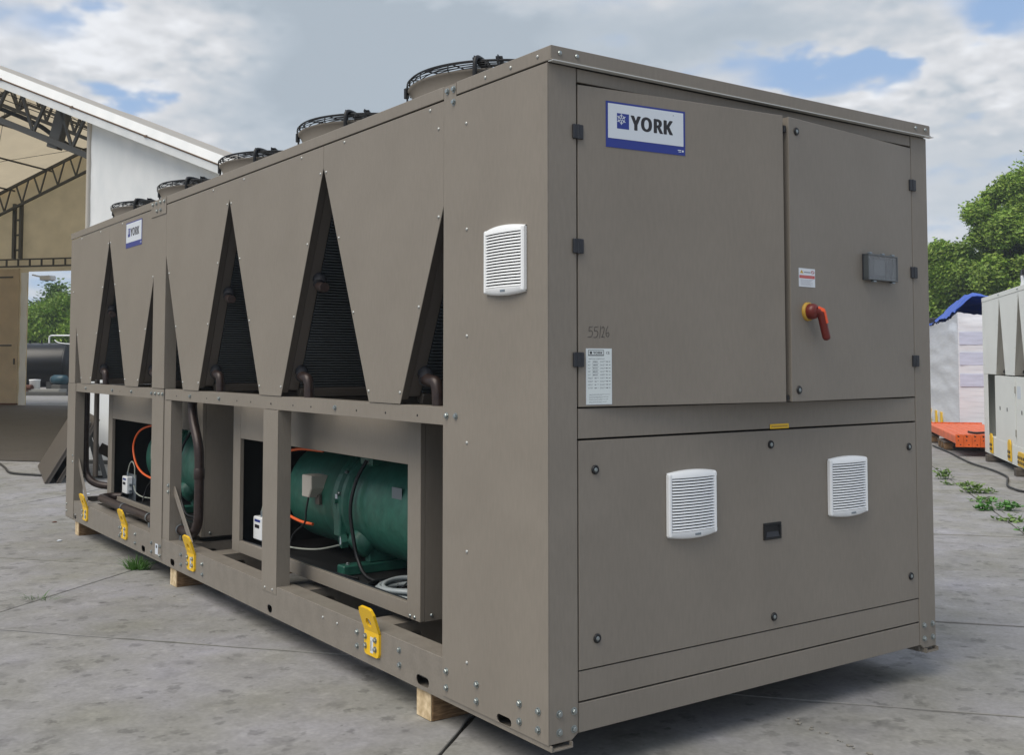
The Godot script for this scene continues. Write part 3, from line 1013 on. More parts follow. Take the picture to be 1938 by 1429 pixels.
func sign_plate(parent: Node3D, at: Transform3D, w: float, h: float):
	var st := mb()
	box(st, Vector3(w / 2, h / 2, 0.0008), Vector3(w, h, 0.0016), 0.0, at)
	var o := part("sign", st, M.blue, parent)
	var f := mb()
	box(f, Vector3(w / 2, h * 0.578, 0.002), Vector3(w * 0.952, h * 0.755, 0.0008), 0.0, at)
	part("sign_field", f, M.label, o)
	var e := mb()
	var ex := w * 0.132
	var ew := w * 0.148
	var ey := h * 0.425
	var eh := h * 0.335
	box(e, Vector3(ex + ew / 2, ey + eh / 2, 0.0026), Vector3(ew, eh, 0.0006), 0.0, at)
	part("sign_emblem", e, M.blue, o)
	# six-armed crystal
	var s := mb()
	var cc := Vector3(ex + ew * 0.36, ey + eh * 0.62, 0.0031)
	for k in 6:
		var a := TAU * k / 6.0 + PI / 6
		var d := Vector3(cos(a), sin(a), 0)
		var r := eh * 0.36
		bar(s, at * (cc + d * r * 0.16), at * (cc + d * r), r * 0.15, 0.0004, at.basis.z, 0.0)
		for q in [-1, 1]:
			var d2 := Vector3(cos(a + q * 0.85), sin(a + q * 0.85), 0)
			bar(s, at * (cc + d * r * 0.50), at * (cc + d * r * 0.50 + d2 * r * 0.36), r * 0.13, 0.0004, at.basis.z, 0.0)
	part("crystal", s, M.label, o)
	for k in [-1, 0, 1]:
		letters("lettering", "YORK", w * 0.528, h * (0.325 - 0.012 * absi(k)), M.print, o, at * move(w * (0.3055 + 0.0052 * k), h * (0.428 + 0.006 * absi(k)), 0.0025 + 0.00012 * k))
	var t := mb()
	box(t, Vector3(w * 0.845, h * 0.875, 0.0026), Vector3(w * 0.01, w * 0.01, 0.0004), 0.0, at)
	part("trade_dot", t, M.galv, o)
	var b := mb()
	box(b, Vector3(w * 0.925, h * 0.110, 0.0018), Vector3(w * 0.045, h * 0.018, 0.0006), 0.0, at)
	box(b, Vector3(w * 0.930, h * 0.075, 0.0018), Vector3(w * 0.035, h * 0.014, 0.0006), 0.0, at)
	lathe(b, [Vector2(w * 0.012, 0.0015), Vector2(w * 0.012, 0.0021), Vector2(0, 0.0022)], 10, at * Transform3D(Basis(Vector3(1, 0, 0), Vector3(0, 0, 1), Vector3(0, -1, 0)), Vector3(w * 0.968, h * 0.095, 0)), -1)
	part("maker_mark", b, M.label, o)

func rating_plate(d: Node3D, at: Transform3D):
	var im := Image.create(176, 320, false, Image.FORMAT_RGB8)
	im.fill(Color(0.83, 0.86, 0.86))
	var r := RandomNumberGenerator.new()
	r.seed = 4
	var ink := Color(0.22, 0.24, 0.27)
	var pale := Color(0.45, 0.48, 0.5)
	var line := func(x: int, y: int, w: int, h: int, c: Color):
		var k := 0
		while k < w:
			var n := r.randi_range(2, 6)
			im.fill_rect(Rect2i(x + k, y + r.randi_range(0, 1), mini(n, w - k), h), c.lerp(Color(0.83, 0.86, 0.86), r.randf() * 0.5))
			k += n + r.randi_range(1, 2)
	line.call(16, 55, 110, 4, ink)
	for i in 9:
		var y := 70 + i * 19
		line.call(10, y, 20 + (0 if i < 5 else 16), 3, pale)
		line.call(10, y + 5, 16 + (0 if i < 5 else 16), 3, pale)
		if i < 5:
			im.fill_rect(Rect2i(38, y - 3, 48, 1), pale)
			im.fill_rect(Rect2i(38, y + 12, 48, 1), pale)
			line.call(44, y + 1, 34, 6, ink)
		else:
			line.call(56, y + 1, 14, 6, ink)
			line.call(76, y + 1, 10, 4, pale)
		line.call(94, y, 38, 3, pale)
		line.call(94, y + 5, 30, 3, pale)
		line.call(136, y, 14, 6, ink)
		line.call(156, y + 1, 12, 4, ink)
	for i in 4:
		line.call(18, 262 + i * 14, 148 - i * 8, 3, pale)
		line.call(18, 267 + i * 14, 90, 2, pale)
	var m := std(Color.WHITE, 0.4, 0.0, "rating_print")
	m.albedo_texture = ImageTexture.create_from_image(im)
	var w := 0.111
	var h := 0.200
	var st := mb()
	span(st, 0, w, 0, h, 0, 0.001, 0.0)
	var o := part("rating_plate", st, M.label, d, at)
	var q := QuadMesh.new()
	q.size = Vector2(w - 0.003, h - 0.003)
	q.material = m
	put("printed_table", q, o, move(w / 2, h / 2, 0.0014))
	var fr := mb()
	for b in [[0.009, 0.076, 0.193, 0.1945], [0.009, 0.076, 0.174, 0.177], [0.009, 0.0105, 0.1771, 0.1929], [0.0745, 0.076, 0.1771, 0.1929]]:
		span(fr, b[0], b[1], b[2], b[3], 0.0016, 0.0019, 0.0)
	span(fr, 0.016, 0.025, 0.180, 0.189, 0.0016, 0.0019, 0.0)
	part("logo_frame", fr, M.print, o)
	letters("lettering", "YORK", 0.040, 0.009, M.print, o, move(0.030, 0.180, 0.0015))
	letters("lettering", "CE", 0.014, 0.009, M.print, o, move(0.087, 0.180, 0.0015), "Droid Sans", 400)

func right_door(c: Node3D):
	var w := 0.975
	var st := mb()
	sheet(st, rect(-w, 1.1455, 0.0, 2.2985), 0.0025, Transform3D())
	span(st, -w, -w + 0.004, 1.147, 2.297, -0.03, -0.0026, 0.0)
	span(st, -0.003, 0.0, 1.147, 2.297, -0.025, -0.0026, 0.0)
	span(st, -w + 0.005, -0.004, 2.294, 2.297, -0.03, -0.0026, 0.0)
	span(st, -w + 0.005, -0.004, 1.147, 1.150, -0.03, -0.0026, 0.0)
	var d := part("cabinet_door", st, M.paint, c, Transform3D(Basis(Vector3.UP, 0.1029), Vector3(2.1155, 0, 0)))
	d.set_meta("label", "right cabinet door with red switch handle and small smoked display")
	for y in [2.124, 1.717, 1.309]:
		hinge(c, move(2.118, y, 0.0))
	quarter_lock(d, move(-0.923, 2.245, 0.0))
	quarter_lock(d, move(-0.927, 1.192, 0.0))
	# dark inner leaf seen in the gap, and two catches
	var g := mb()
	span(g, -w - 0.028, -w - 0.001, 1.15, 2.29, -0.036, -0.030, 0.0)
	part("door_seal", g, M.brown, d)
	var k := mb()
	span(k, -w - 0.022, -w - 0.004, 2.235, 2.262, -0.028, -0.008, 0.002)
	span(k, -w - 0.022, -w - 0.004, 1.152, 1.172, -0.028, -0.008, 0.002)
	part("door_catch", k, M.rubber, d)
	# warning label
	var im := Image.create(116, 70 * 2, false, Image.FORMAT_RGB8)
	im.fill(Color(0.86, 0.88, 0.90))
	im.fill_rect(Rect2i(2, 52, 112, 24), Color(0.70, 0.16, 0.15))
	for x in range(8, 104, 7):
		im.fill_rect(Rect2i(x, 57, 5, 5), Color(0.85, 0.6, 0.58))
		im.fill_rect(Rect2i(x + 2, 66, 4, 4), Color(0.85, 0.6, 0.58))
	for j in 7:
		for x in range(10, 104 - (j * 13) % 30, 6):
			im.fill_rect(Rect2i(x, 84 + j * 7, 4, 3), Color(0.45, 0.45, 0.5))
	for x in range(36, 84, 7):
		im.fill_rect(Rect2i(x, 24, 5, 9), Color(0.35, 0.36, 0.4))
	for y in 26:
		im.fill_rect(Rect2i(18 - y / 2, 12 + y, y + 1, 1), Color(0.75, 0.60, 0.10))
	for y in 26:
		for x in 26:
			var q := Vector2(x - 13, y - 13).length()
			if (q < 13 and q > 9) or (q < 12 and absi(x - y) < 3):
				im.set_pixel(86 + x, 12 + y, Color(0.62, 0.15, 0.17))
	var m := std(Color.WHITE, 0.4, 0.0, "warning_print")
	m.albedo_texture = ImageTexture.create_from_image(im)
	var q2 := QuadMesh.new()
	q2.size = Vector2(0.113, 0.074)
	q2.material = m
	var wl := mb()
	span(wl, -0.9175, -0.8015, 1.611, 1.687, 0, 0.0008, 0.0)
	var wo := part("warning_label", wl, M.label, d)
	put("printed_face", q2, wo, move(-0.8595, 1.649, 0.0012))
	# switch: yellow ring, red hub and lever with an orange inlay
	var fwd := Transform3D(Basis(Vector3(1, 0, 0), Vector3(0, 0, 1), Vector3(0, -1, 0)), Vector3.ZERO)
	var at := move(-0.862, 1.510, 0.0)
	var yr := mb()
	lathe(yr, [Vector2(0.038, 0), Vector2(0.038, 0.010), Vector2(0.035, 0.013), Vector2(0.0, 0.013)], 24, at * fwd, 1)
	var sw := part("switch_handle", yr, M.ochre, d)
	var hb := mb()
	lathe(hb, [Vector2(0.032, 0.0135), Vector2(0.032, 0.026), Vector2(0.030, 0.038), Vector2(0.023, 0.046), Vector2(0, 0.048)], 24, at * fwd, 1)
	var a := at * Vector3(0.006, 0.004, 0.038)
	var lever := curve([a, at * Vector3(0.022, -0.006, 0.048), at * Vector3(0.032, -0.030, 0.050), at * Vector3(0.048, -0.072, 0.050), at * Vector3(0.061, -0.104, 0.050)], 5)
	tube(hb, lever, 0.0165, 12)
	lathe(hb, [Vector2(0.0165, 0), Vector2(0.0135, 0.009), Vector2(0.0, 0.0155)], 12, Transform3D(along(lever[-1] - lever[-2]), lever[-1]), 1)
	part("handle_lever", hb, M.red, sw)
	var oc := mb()
	bar(oc, at * Vector3(0.004, 0.014, 0.0500), at * Vector3(0.026, 0.002, 0.0655), 0.016, 0.004, Vector3(0, 0, 1), 0.001)
	bar(oc, at * Vector3(0.026, 0.002, 0.0655), at * Vector3(0.042, -0.048, 0.0672), 0.013, 0.004, Vector3(0, 0, 1), 0.001)
	part("handle_inlay", oc, M.orange_cap, sw)
	# display behind a hinged smoked cover
	var x0 := -0.436
	var x1 := -0.188
	var y0 := 1.662
	var y1 := 1.776
	var ds := mb()
	span(ds, x0, x1, y0, y1, 0.0, 0.006, 0.002)
	var dso := part("display", ds, M.hinge, d)
	var sc := mb()
	span(sc, x0 + 0.085, x1 - 0.075, y0 + 0.028, y1 - 0.022, 0.0062, 0.0085, 0.001)
	part("display_screen", sc, std(Color(0.22, 0.24, 0.25), 0.3), dso)
	var bl := mb()
	span(bl, x1 - 0.068, x1 - 0.056, y0 + 0.012, y1 - 0.008, 0.0062, 0.010, 0.001)
	part("display_divider", bl, M.black, dso)
	var cv := mb()
	var glass := std(Color(0.30, 0.32, 0.34, 0.10), 0.12, 0.0, "clear_cover")
	glass.transparency = BaseMaterial3D.TRANSPARENCY_ALPHA
	span(cv, x0 + 0.006, x1 - 0.006, y0 + 0.006, y1 - 0.006, 0.027, 0.0295, 0.0)
	part("clear_cover", cv, glass, dso)
	var rim := mb()
	for b in [[x0, x1, y1 - 0.007, y1], [x0, x1, y0, y0 + 0.007], [x0, x0 + 0.007, y0 + 0.0071, y1 - 0.0071], [x1 - 0.007, x1, y0 + 0.0071, y1 - 0.0071]]:
		span(rim, b[0], b[1], b[2], b[3], 0.0062, 0.032, 0.002)
	part("cover_frame", rim, std(Color(0.30, 0.32, 0.33), 0.3), dso)
	var cl := mb()
	for x in [x0 + 0.03, (x0 + x1) / 2 + 0.01, x1 - 0.03]:
		span(cl, x - 0.010, x + 0.010, y1 + 0.0002, y1 + 0.008, 0.012, 0.028, 0.002)
	for x in [x0 + 0.06, x1 - 0.03]:
		span(cl, x - 0.012, x + 0.012, y0 - 0.008, y0 - 0.0002, 0.012, 0.028, 0.002)
	part("cover_clip", cl, M.galv, dso)

# ------------------------------------------------------------------ lid and fans
func lid_and_fans(c: Node3D):
	var st := mb()
	span(st, 0.002, W - 0.002, 2.398, 2.404, -L, 0.018, 0.0)
	part("roof_deck", st, M.paint, c)
	# strips along the long edges, interrupted by the joint gussets
	for r in [[-0.593, 0.018], [-4.205, -0.689], [-L, -4.535]]:
		for side in [0, 1]:
			var s := mb()
			var x0: float = -0.006 if side == 0 else W - 0.002
			span(s, x0, x0 + 0.008, 2.363, 2.4145, r[0], r[1], 0.002)
			span(s, (0.0022 if side == 0 else W - 0.05), (0.05 if side == 0 else W - 0.0022), 2.4045, 2.4145, r[0], r[1], 0.001)
			part("roof_edge", s, M.paint, c)
	var gs := mb()
	span(gs, -0.009, -0.0045, 2.300, 2.412, -4.532, -4.208, 0.0015)
	part("joint_gusset", gs, M.paint, c)
	# overhanging fascia at the control end with a pale drip lip
	var f := mb()
	span(f, -0.006, W - 0.006, 2.368, 2.4145, 0.0185, 0.022, 0.001)
	span(f, -0.006, W - 0.002, 2.362, 2.3675, 0.0, 0.027, 0.001)
	part("roof_fascia", f, M.paint, c)
	var lip := mb()
	span(lip, -0.004, W + 0.014, 2.3585, 2.3617, 0.004, 0.032, 0.0)
	part("drip_lip", lip, std(Color(0.80, 0.80, 0.78), 0.35, 0.2), c)
	var proto: MeshInstance3D = null
	for z in [-1.155, -2.385, -3.62, -4.895, -6.15]:
		if proto == null:
			proto = fan(c, z)
		else:
			var d := proto.duplicate()
			d.name = "fan"
			c.add_child(d, true)
			d.position.z = z

func fan(c: Node3D, z: float) -> MeshInstance3D:
	var st := mb()
	lathe(st, [Vector2(0.445, 0.0), Vector2(0.437, 0.03), Vector2(0.428, 0.07), Vector2(0.432, 0.130), Vector2(0.446, 0.160), Vector2(0.456, 0.168), Vector2(0.448, 0.172), Vector2(0.420, 0.14), Vector2(0.412, 0.06), Vector2(0.412, 0.0)], 56)
	var o := part("fan", st, M.paint, c, move(0.62, 2.4045, z))
	# wire guard: hoops on the side, rings on top, struts
	for e in [[0.460, 0.177], [0.461, 0.187], [0.460, 0.196]]:
		var s := mb()
		ring(s, e[0], e[1], 0.002, 64)
		part("guard_hoop", s, M.wire, o)
	for k in 13:
		var r := 0.43 - k * 0.031
		var s := mb()
		ring(s, r, 0.205 + 0.012 * (1.0 - r / 0.45), 0.0027, 48)
		part("guard_ring", s, M.wire, o)
	var rim := mb()
	ring(rim, 0.448, 0.205, 0.005, 64)
	part("guard_rim", rim, M.wire, o)
	var strut := mb()
	for k in 16:
		var a := TAU * k / 16.0
		var d := Vector3(cos(a), 0, sin(a))
		tube(strut, [d * 0.457 + Vector3(0, 0.168, 0), d * 0.461 + Vector3(0, 0.176, 0), d * 0.461 + Vector3(0, 0.19, 0), d * 0.448 + Vector3(0, 0.207, 0), d * 0.10 + Vector3(0, 0.212, 0)], 0.003, 5)
	part("guard_strut", strut, M.wire, o)
	# mounting arms at the sides and the clamp with the motor lead
	var arm := mb()
	for a in [0.6, 3.72, 5.4]:
		var d := Vector3(cos(a), 0, sin(a))
		bar(arm, d * 0.458 + Vector3(0, 0.02, 0), d * 0.458 + Vector3(0, 0.155, 0), 0.022, 0.008, d, 0.002)
		box(arm, d * 0.462 + Vector3(0, 0.165, 0), Vector3(0.02, 0.05, 0.02), 0.003)
	part("guard_arm", arm, M.wire, o)
	var cl := mb()
	var d0 := Vector3(cos(2.36), 0, sin(2.36))
	var side := Vector3(-d0.z, 0, d0.x)
	for s in [-1, 1]:
		var p: Vector3 = d0 * 0.43 + side * 0.052 * s
		bar(cl, p + Vector3(0, 0.13, 0), p + Vector3(0, 0.228, 0), 0.042, 0.005, side, 0.001)
	box(cl, d0 * 0.445 + Vector3(0, 0.125, 0), Vector3(0.075, 0.045, 0.075), 0.004, Transform3D())
	for s in [-1, 1]:
		bar(cl, d0 * 0.42 + side * 0.052 * s + Vector3(0, 0.225, 0), d0 * 0.20 + side * 0.03 * s + Vector3(0, 0.215, 0), 0.03, 0.01, Vector3.UP, 0.001)
	part("guard_clamp", cl, M.wire, o)
	var ld := mb()
	tube(ld, curve([d0 * 0.47 + side * 0.045 + Vector3(0, 0.11, 0), d0 * 0.475 + side * 0.042 + Vector3(0, 0.20, 0), d0 * 0.42 + side * 0.030 + Vector3(0, 0.222, 0), d0 * 0.25 + side * 0.02 + Vector3(0, 0.225, 0)], 6), 0.010, 8)
	part("motor_lead", ld, M.rubber, o)
	# what turns inside
	var hub := mb()
	lathe(hub, [Vector2(0.0, 0.06), Vector2(0.11, 0.06), Vector2(0.12, 0.09), Vector2(0.12, 0.17), Vector2(0.10, 0.19), Vector2(0.0, 0.195)], 24)
	part("fan_motor", hub, M.wire, o)
	for k in 6:
		var b := mb()
		box(b, Vector3(0.255, 0.09, 0), Vector3(0.29, 0.006, 0.15), 0.002, Transform3D(Basis(Vector3.UP, TAU * k / 6) * Basis(Vector3.RIGHT, 0.5), Vector3.ZERO))
		part("fan_blade", b, M.hinge, o)
	return o

func ring(st: SurfaceTool, r: float, y: float, t: float, n: int):
	var pts := []
	for i in n + 1:
		var a := TAU * i / n
		pts.append(Vector3(cos(a) * r, y, sin(a) * r))
	tube(st, pts, t, 5, false)

# ------------------------------------------------------------------ compressor bays; each ends (towards the viewer) at z1
func enclosure(c: Node3D, z1: float):
	var z0 := z1 - 2.27
	var x0 := 0.20
	var x1 := 1.30
	var y0 := 0.150
	var y1 := 1.045
	var o := mb()
	span(o, x0 + 0.004, x1, y1 - 0.003, y1, z0, z1, 0.0)               # top
	span(o, x1 - 0.004, x1, y0, y1 - 0.0035, z0, z1, 0.0)                # back
	for z in [z0, z1 - 0.004]:
		span(o, x0 + 0.0255, x1 - 0.0045, y0, y1 - 0.0035, z, z + 0.004, 0.0)    # end sheets
	var e := part("compressor_bay", o, M.paint, c)
	for p in [[z0, z0 + 0.115], [z1 - 0.115, z1]]:
		var s := mb()
		span(s, x0, x0 + 0.025, y0, y1 - 0.004, p[0], p[1], 0.002)
		part("bay_post", s, M.paint, e)
	var head := mb()
	span(head, x0 + 0.002, x0 + 0.024, 0.838, y1 - 0.004, z0 + 0.1165, z1 - 0.1165, 0.001)
	part("bay_header", head, M.paint, e)
	var sill := mb()
	span(sill, x0 + 0.001, x0 + 0.024, y0, 0.219, z0 + 0.1165, z1 - 0.1165, 0.0015)
	part("bay_sill", sill, M.paint, e)
	var gasket := mb()
	span(gasket, x0 + 0.0245, x0 + 0.05, y0 + 0.01, 0.2145, z0 + 0.0045, z1 - 0.0045, 0.0)
	part("sill_gasket", gasket, M.hinge, e)
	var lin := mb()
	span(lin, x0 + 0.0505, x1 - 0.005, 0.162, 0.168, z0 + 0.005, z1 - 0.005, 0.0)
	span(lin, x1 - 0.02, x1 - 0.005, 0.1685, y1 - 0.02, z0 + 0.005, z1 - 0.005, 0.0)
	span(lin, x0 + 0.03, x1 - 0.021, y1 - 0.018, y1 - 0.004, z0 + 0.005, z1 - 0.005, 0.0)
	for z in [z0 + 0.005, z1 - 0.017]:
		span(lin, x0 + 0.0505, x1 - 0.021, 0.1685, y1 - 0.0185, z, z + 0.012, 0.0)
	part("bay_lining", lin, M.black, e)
	for b in [[x0 - 0.001, 0.165, z1 - 0.085], [x0 - 0.001, 0.165, z1 - 0.045]]:
		put("bolt", small_bolt, e, long_face(x0 - 0.0005) * move(b[2], b[1], 0))
	put("bolt", small_bolt, e, end_face(z1 + 0.0005) * move(x0 + 0.06, 0.175, 0))
	compressor(c, Vector3(0.70, 0.525, z1), z1)

func compressor(c: Node3D, at: Vector3, z1: float):
	var zb := Basis(Vector3(1, 0, 0), Vector3(0, 0, 1), Vector3(0, -1, 0))     # the lathe's axis along +z
	var st := mb()
	var r := 0.292
	# the domed motor end, then the casing
	var prof := [Vector2(0.0, -2.06)]
	for i in 9:
		var t := (i + 1) / 9.0 * PI / 2
		prof.append(Vector2(r * sin(t), -1.90 - 0.16 * cos(t)))
	prof += [Vector2(r, -1.45), Vector2(r + 0.004, -1.30), Vector2(r + 0.022, -1.29), Vector2(r + 0.022, -1.255)]
	lathe(st, prof, 48, Transform3D(zb, at), 1)
	var o := part("compressor", st, M.green, c)
	var f := mb()
	lathe(f, [Vector2(r - 0.02, -1.252), Vector2(r + 0.030, -1.252), Vector2(r + 0.030, -1.205), Vector2(r + 0.010, -1.195), Vector2(r + 0.010, -1.175), Vector2(r + 0.024, -1.17), Vector2(r + 0.024, -1.135), Vector2(r, -1.125)], 48, Transform3D(zb, at), -1)
	var fo := part("flange", f, M.green, o)
	for k in 16:
		var a := TAU * (k + 0.5) / 16.0
		put("flange_bolt", bolt_mesh, fo, Transform3D(Basis(), at + Vector3(cos(a) * (r + 0.018), sin(a) * (r + 0.018), -1.204)))
	var np := mb()
	box(np, at + Vector3(-r * 0.93, 0.115, -0.62), Vector3(0.004, 0.06, 0.10), 0.001, Transform3D())
	part("data_plate", np, M.galv, o)
	var b := mb()
	lathe(b, [Vector2(r, -1.124), Vector2(r - 0.012, -0.98), Vector2(r - 0.004, -0.86), Vector2(r - 0.004, -0.20), Vector2(r - 0.04, -0.13), Vector2(0, -0.12)], 48, Transform3D(zb, at), 1)
	part("rear_casing", b, M.green, o)
	# lifting lug on top of the joint, service block on the flank, oil boss below
	var lug := mb()
	box(lug, at + Vector3(-0.17, 0.27, -1.06), Vector3(0.10, 0.11, 0.13), 0.012, Transform3D())
	part("lifting_lug", lug, M.green, o)
	var blk := mb()
	box(blk, at + Vector3(-r - 0.005, -0.06, -1.20), Vector3(0.045, 0.22, 0.075), 0.006)
	tube(blk, [at + Vector3(-r - 0.02, 0.02, -1.20), at + Vector3(-r - 0.045, 0.02, -1.20)], 0.014, 8)
	part("service_block", blk, M.green, o)
	var sq := mb()
	box(sq, at + Vector3(-r - 0.0285, 0.045, -1.205), Vector3(0.002, 0.024, 0.024), 0.0)
	part("paper_tag", sq, M.label, o)
	var boss := mb()
	lathe(boss, [Vector2(0.085, -0.10), Vector2(0.08, 0.02), Vector2(0.06, 0.05), Vector2(0.0, 0.055)], 20, Transform3D(along(Vector3(-0.75, -0.66, 0)), at + Vector3(-0.215, -0.20, -1.10)), 1)
	lathe(boss, [Vector2(0.042, 0.0), Vector2(0.042, 0.035), Vector2(0.0, 0.036)], 6, Transform3D(along(Vector3(-1, -0.15, -0.2)), at + Vector3(-0.275, -0.19, -1.17)), -1)
	part("oil_boss", boss, M.green, o)
	var gl := mb()
	box(gl, at + Vector3(-0.315, -0.187, -1.160), Vector3(0.003, 0.045, 0.010), 0.0)
	part("sight_glass", gl, M.label, o)
	# foot: a web and a bar along the floor
	var ft := mb()
	span(ft, at.x - 0.36, at.x + 0.30, 0.169, 0.222, at.z - 1.11, at.z - 1.03, 0.006)
	span(ft, at.x - 0.20, at.x + 0.20, 0.2225, 0.34, at.z - 1.095, at.z - 1.045, 0.006)
	put("bolt", bolt_mesh, part("foot", ft, M.green, o), Transform3D(Basis(Vector3(1, 0, 0), Vector3(0, 0, -1), Vector3(0, 1, 0)), Vector3(at.x - 0.315, 0.222, at.z - 1.07)))
	# terminal box on the motor
	var tb := mb()
	var tx := Transform3D(Basis(Vector3(0, 0, 1), 0.0), at + Vector3(-r + 0.02, 0.075, -1.50))
	sheet(tb, PackedVector2Array([Vector2(-0.062, 0.062), Vector2(0.062, 0.062), Vector2(0.062, -0.01), Vector2(0.03, -0.062), Vector2(-0.062, -0.062)]), 0.10, Transform3D(Basis(Vector3(0, 0, 1), Vector3(0, 1, 0), Vector3(-1, 0, 0)), tx.origin + Vector3(-0.09, 0, 0)), 0.005)
	var tbo := part("terminal_box", tb, M.offwhite, o)
	var tk := mb()
	box(tk, tx.origin + Vector3(-0.03, -0.075, 0.035), Vector3(0.02, 0.055, 0.05), 0.003)
	part("box_bracket", tk, M.inner, tbo)
	# leads
	var lead := mb()
	var lp := tx.origin
	tube(lead, curve([lp + Vector3(-0.085, -0.06, 0.02), lp + Vector3(-0.095, -0.14, 0.01), lp + Vector3(-0.09, -0.21, -0.02), Vector3(0.36, 0.30, z1 - 1.72), Vector3(0.33, 0.20, z1 - 1.72), Vector3(0.30, 0.178, z1 - 1.60), Vector3(0.30, 0.178, z1 - 1.35), Vector3(0.36, 0.178, z1 - 0.9)], 6), 0.0055, 7)
	part("black_lead", lead, M.rubber, o)
	var lead2 := mb()
	tube(lead2, curve([at + Vector3(-0.232, 0.25, -1.02), at + Vector3(-0.285, 0.14, -1.04), at + Vector3(-0.318, 0.0, -1.04), at + Vector3(-0.31, -0.15, -1.02), at + Vector3(-0.30, -0.27, -0.98), Vector3(0.40, 0.182, z1 - 0.86), Vector3(0.44, 0.178, z1 - 0.62)], 6), 0.010, 8)
	part("thick_lead", lead2, M.rubber, o)
	var hose := mb()
	var hz := at.z - 1.86
	tube(hose, curve([Vector3(0.46, 0.79, hz + 0.32), Vector3(0.40, 0.79, hz + 0.10), Vector3(0.36, 0.735, hz - 0.09), Vector3(0.345, 0.62, hz - 0.19), Vector3(0.34, 0.50, hz - 0.12), Vector3(0.34, 0.425, hz + 0.04), Vector3(0.355, 0.39, hz + 0.23), Vector3(0.375, 0.385, hz + 0.37)], 7), 0.0085, 9)
	part("orange_hose", hose, M.orange_hose, o)
	var wl := mb()
	tube(wl, curve([Vector3(0.33, 0.30, z1 - 1.97), Vector3(0.34, 0.24, z1 - 1.93), Vector3(0.37, 0.215, z1 - 1.80), Vector3(0.40, 0.24, z1 - 1.50), at + Vector3(-0.30, -0.22, -1.20)], 6), 0.0055, 6)
	part("pale_lead", wl, M.pale_cable, o)
	# leak detector on its bracket
	var br := mb()
	var bz := z1 - 2.09
	span(br, 0.335, 0.338, 0.169, 0.385, bz - 0.04, bz + 0.16, 0.001)
	var bro := part("detector", br, M.galv, c)
	var bx := mb()
	span(bx, 0.285, 0.334, 0.225, 0.365, bz - 0.055, bz + 0.075, 0.006)
	part("detector_case", bx, M.white, bro)
	var fc := mb()
	span(fc, 0.2835, 0.2848, 0.335, 0.349, bz - 0.03, bz + 0.055, 0.0)
	part("case_stripe", fc, M.blue, bro)
	var dsp := mb()
	span(dsp, 0.2830, 0.2848, 0.298, 0.318, bz - 0.025, bz + 0.042, 0.0)
	part("case_display", dsp, M.print, bro)
	var gd := mb()
	for y in [0.25, 0.30]:
		tube(gd, [Vector3(0.31, y, bz + 0.076), Vector3(0.31, y, bz + 0.108)], 0.011, 8)
	tube(gd, [Vector3(0.31, 0.3655, bz + 0.02), Vector3(0.31, 0.40, bz + 0.02)], 0.009, 8)
	part("cable_gland", gd, M.galv, bro)
	var lp2 := mb()
	tube(lp2, curve([Vector3(0.31, 0.40, bz + 0.02), Vector3(0.315, 0.46, bz + 0.045), Vector3(0.32, 0.49, bz + 0.10), Vector3(0.325, 0.45, bz + 0.15), Vector3(0.325, 0.36, bz + 0.16)], 6), 0.005, 6)
	part("cable_loop", lp2, M.pale_cable, bro)

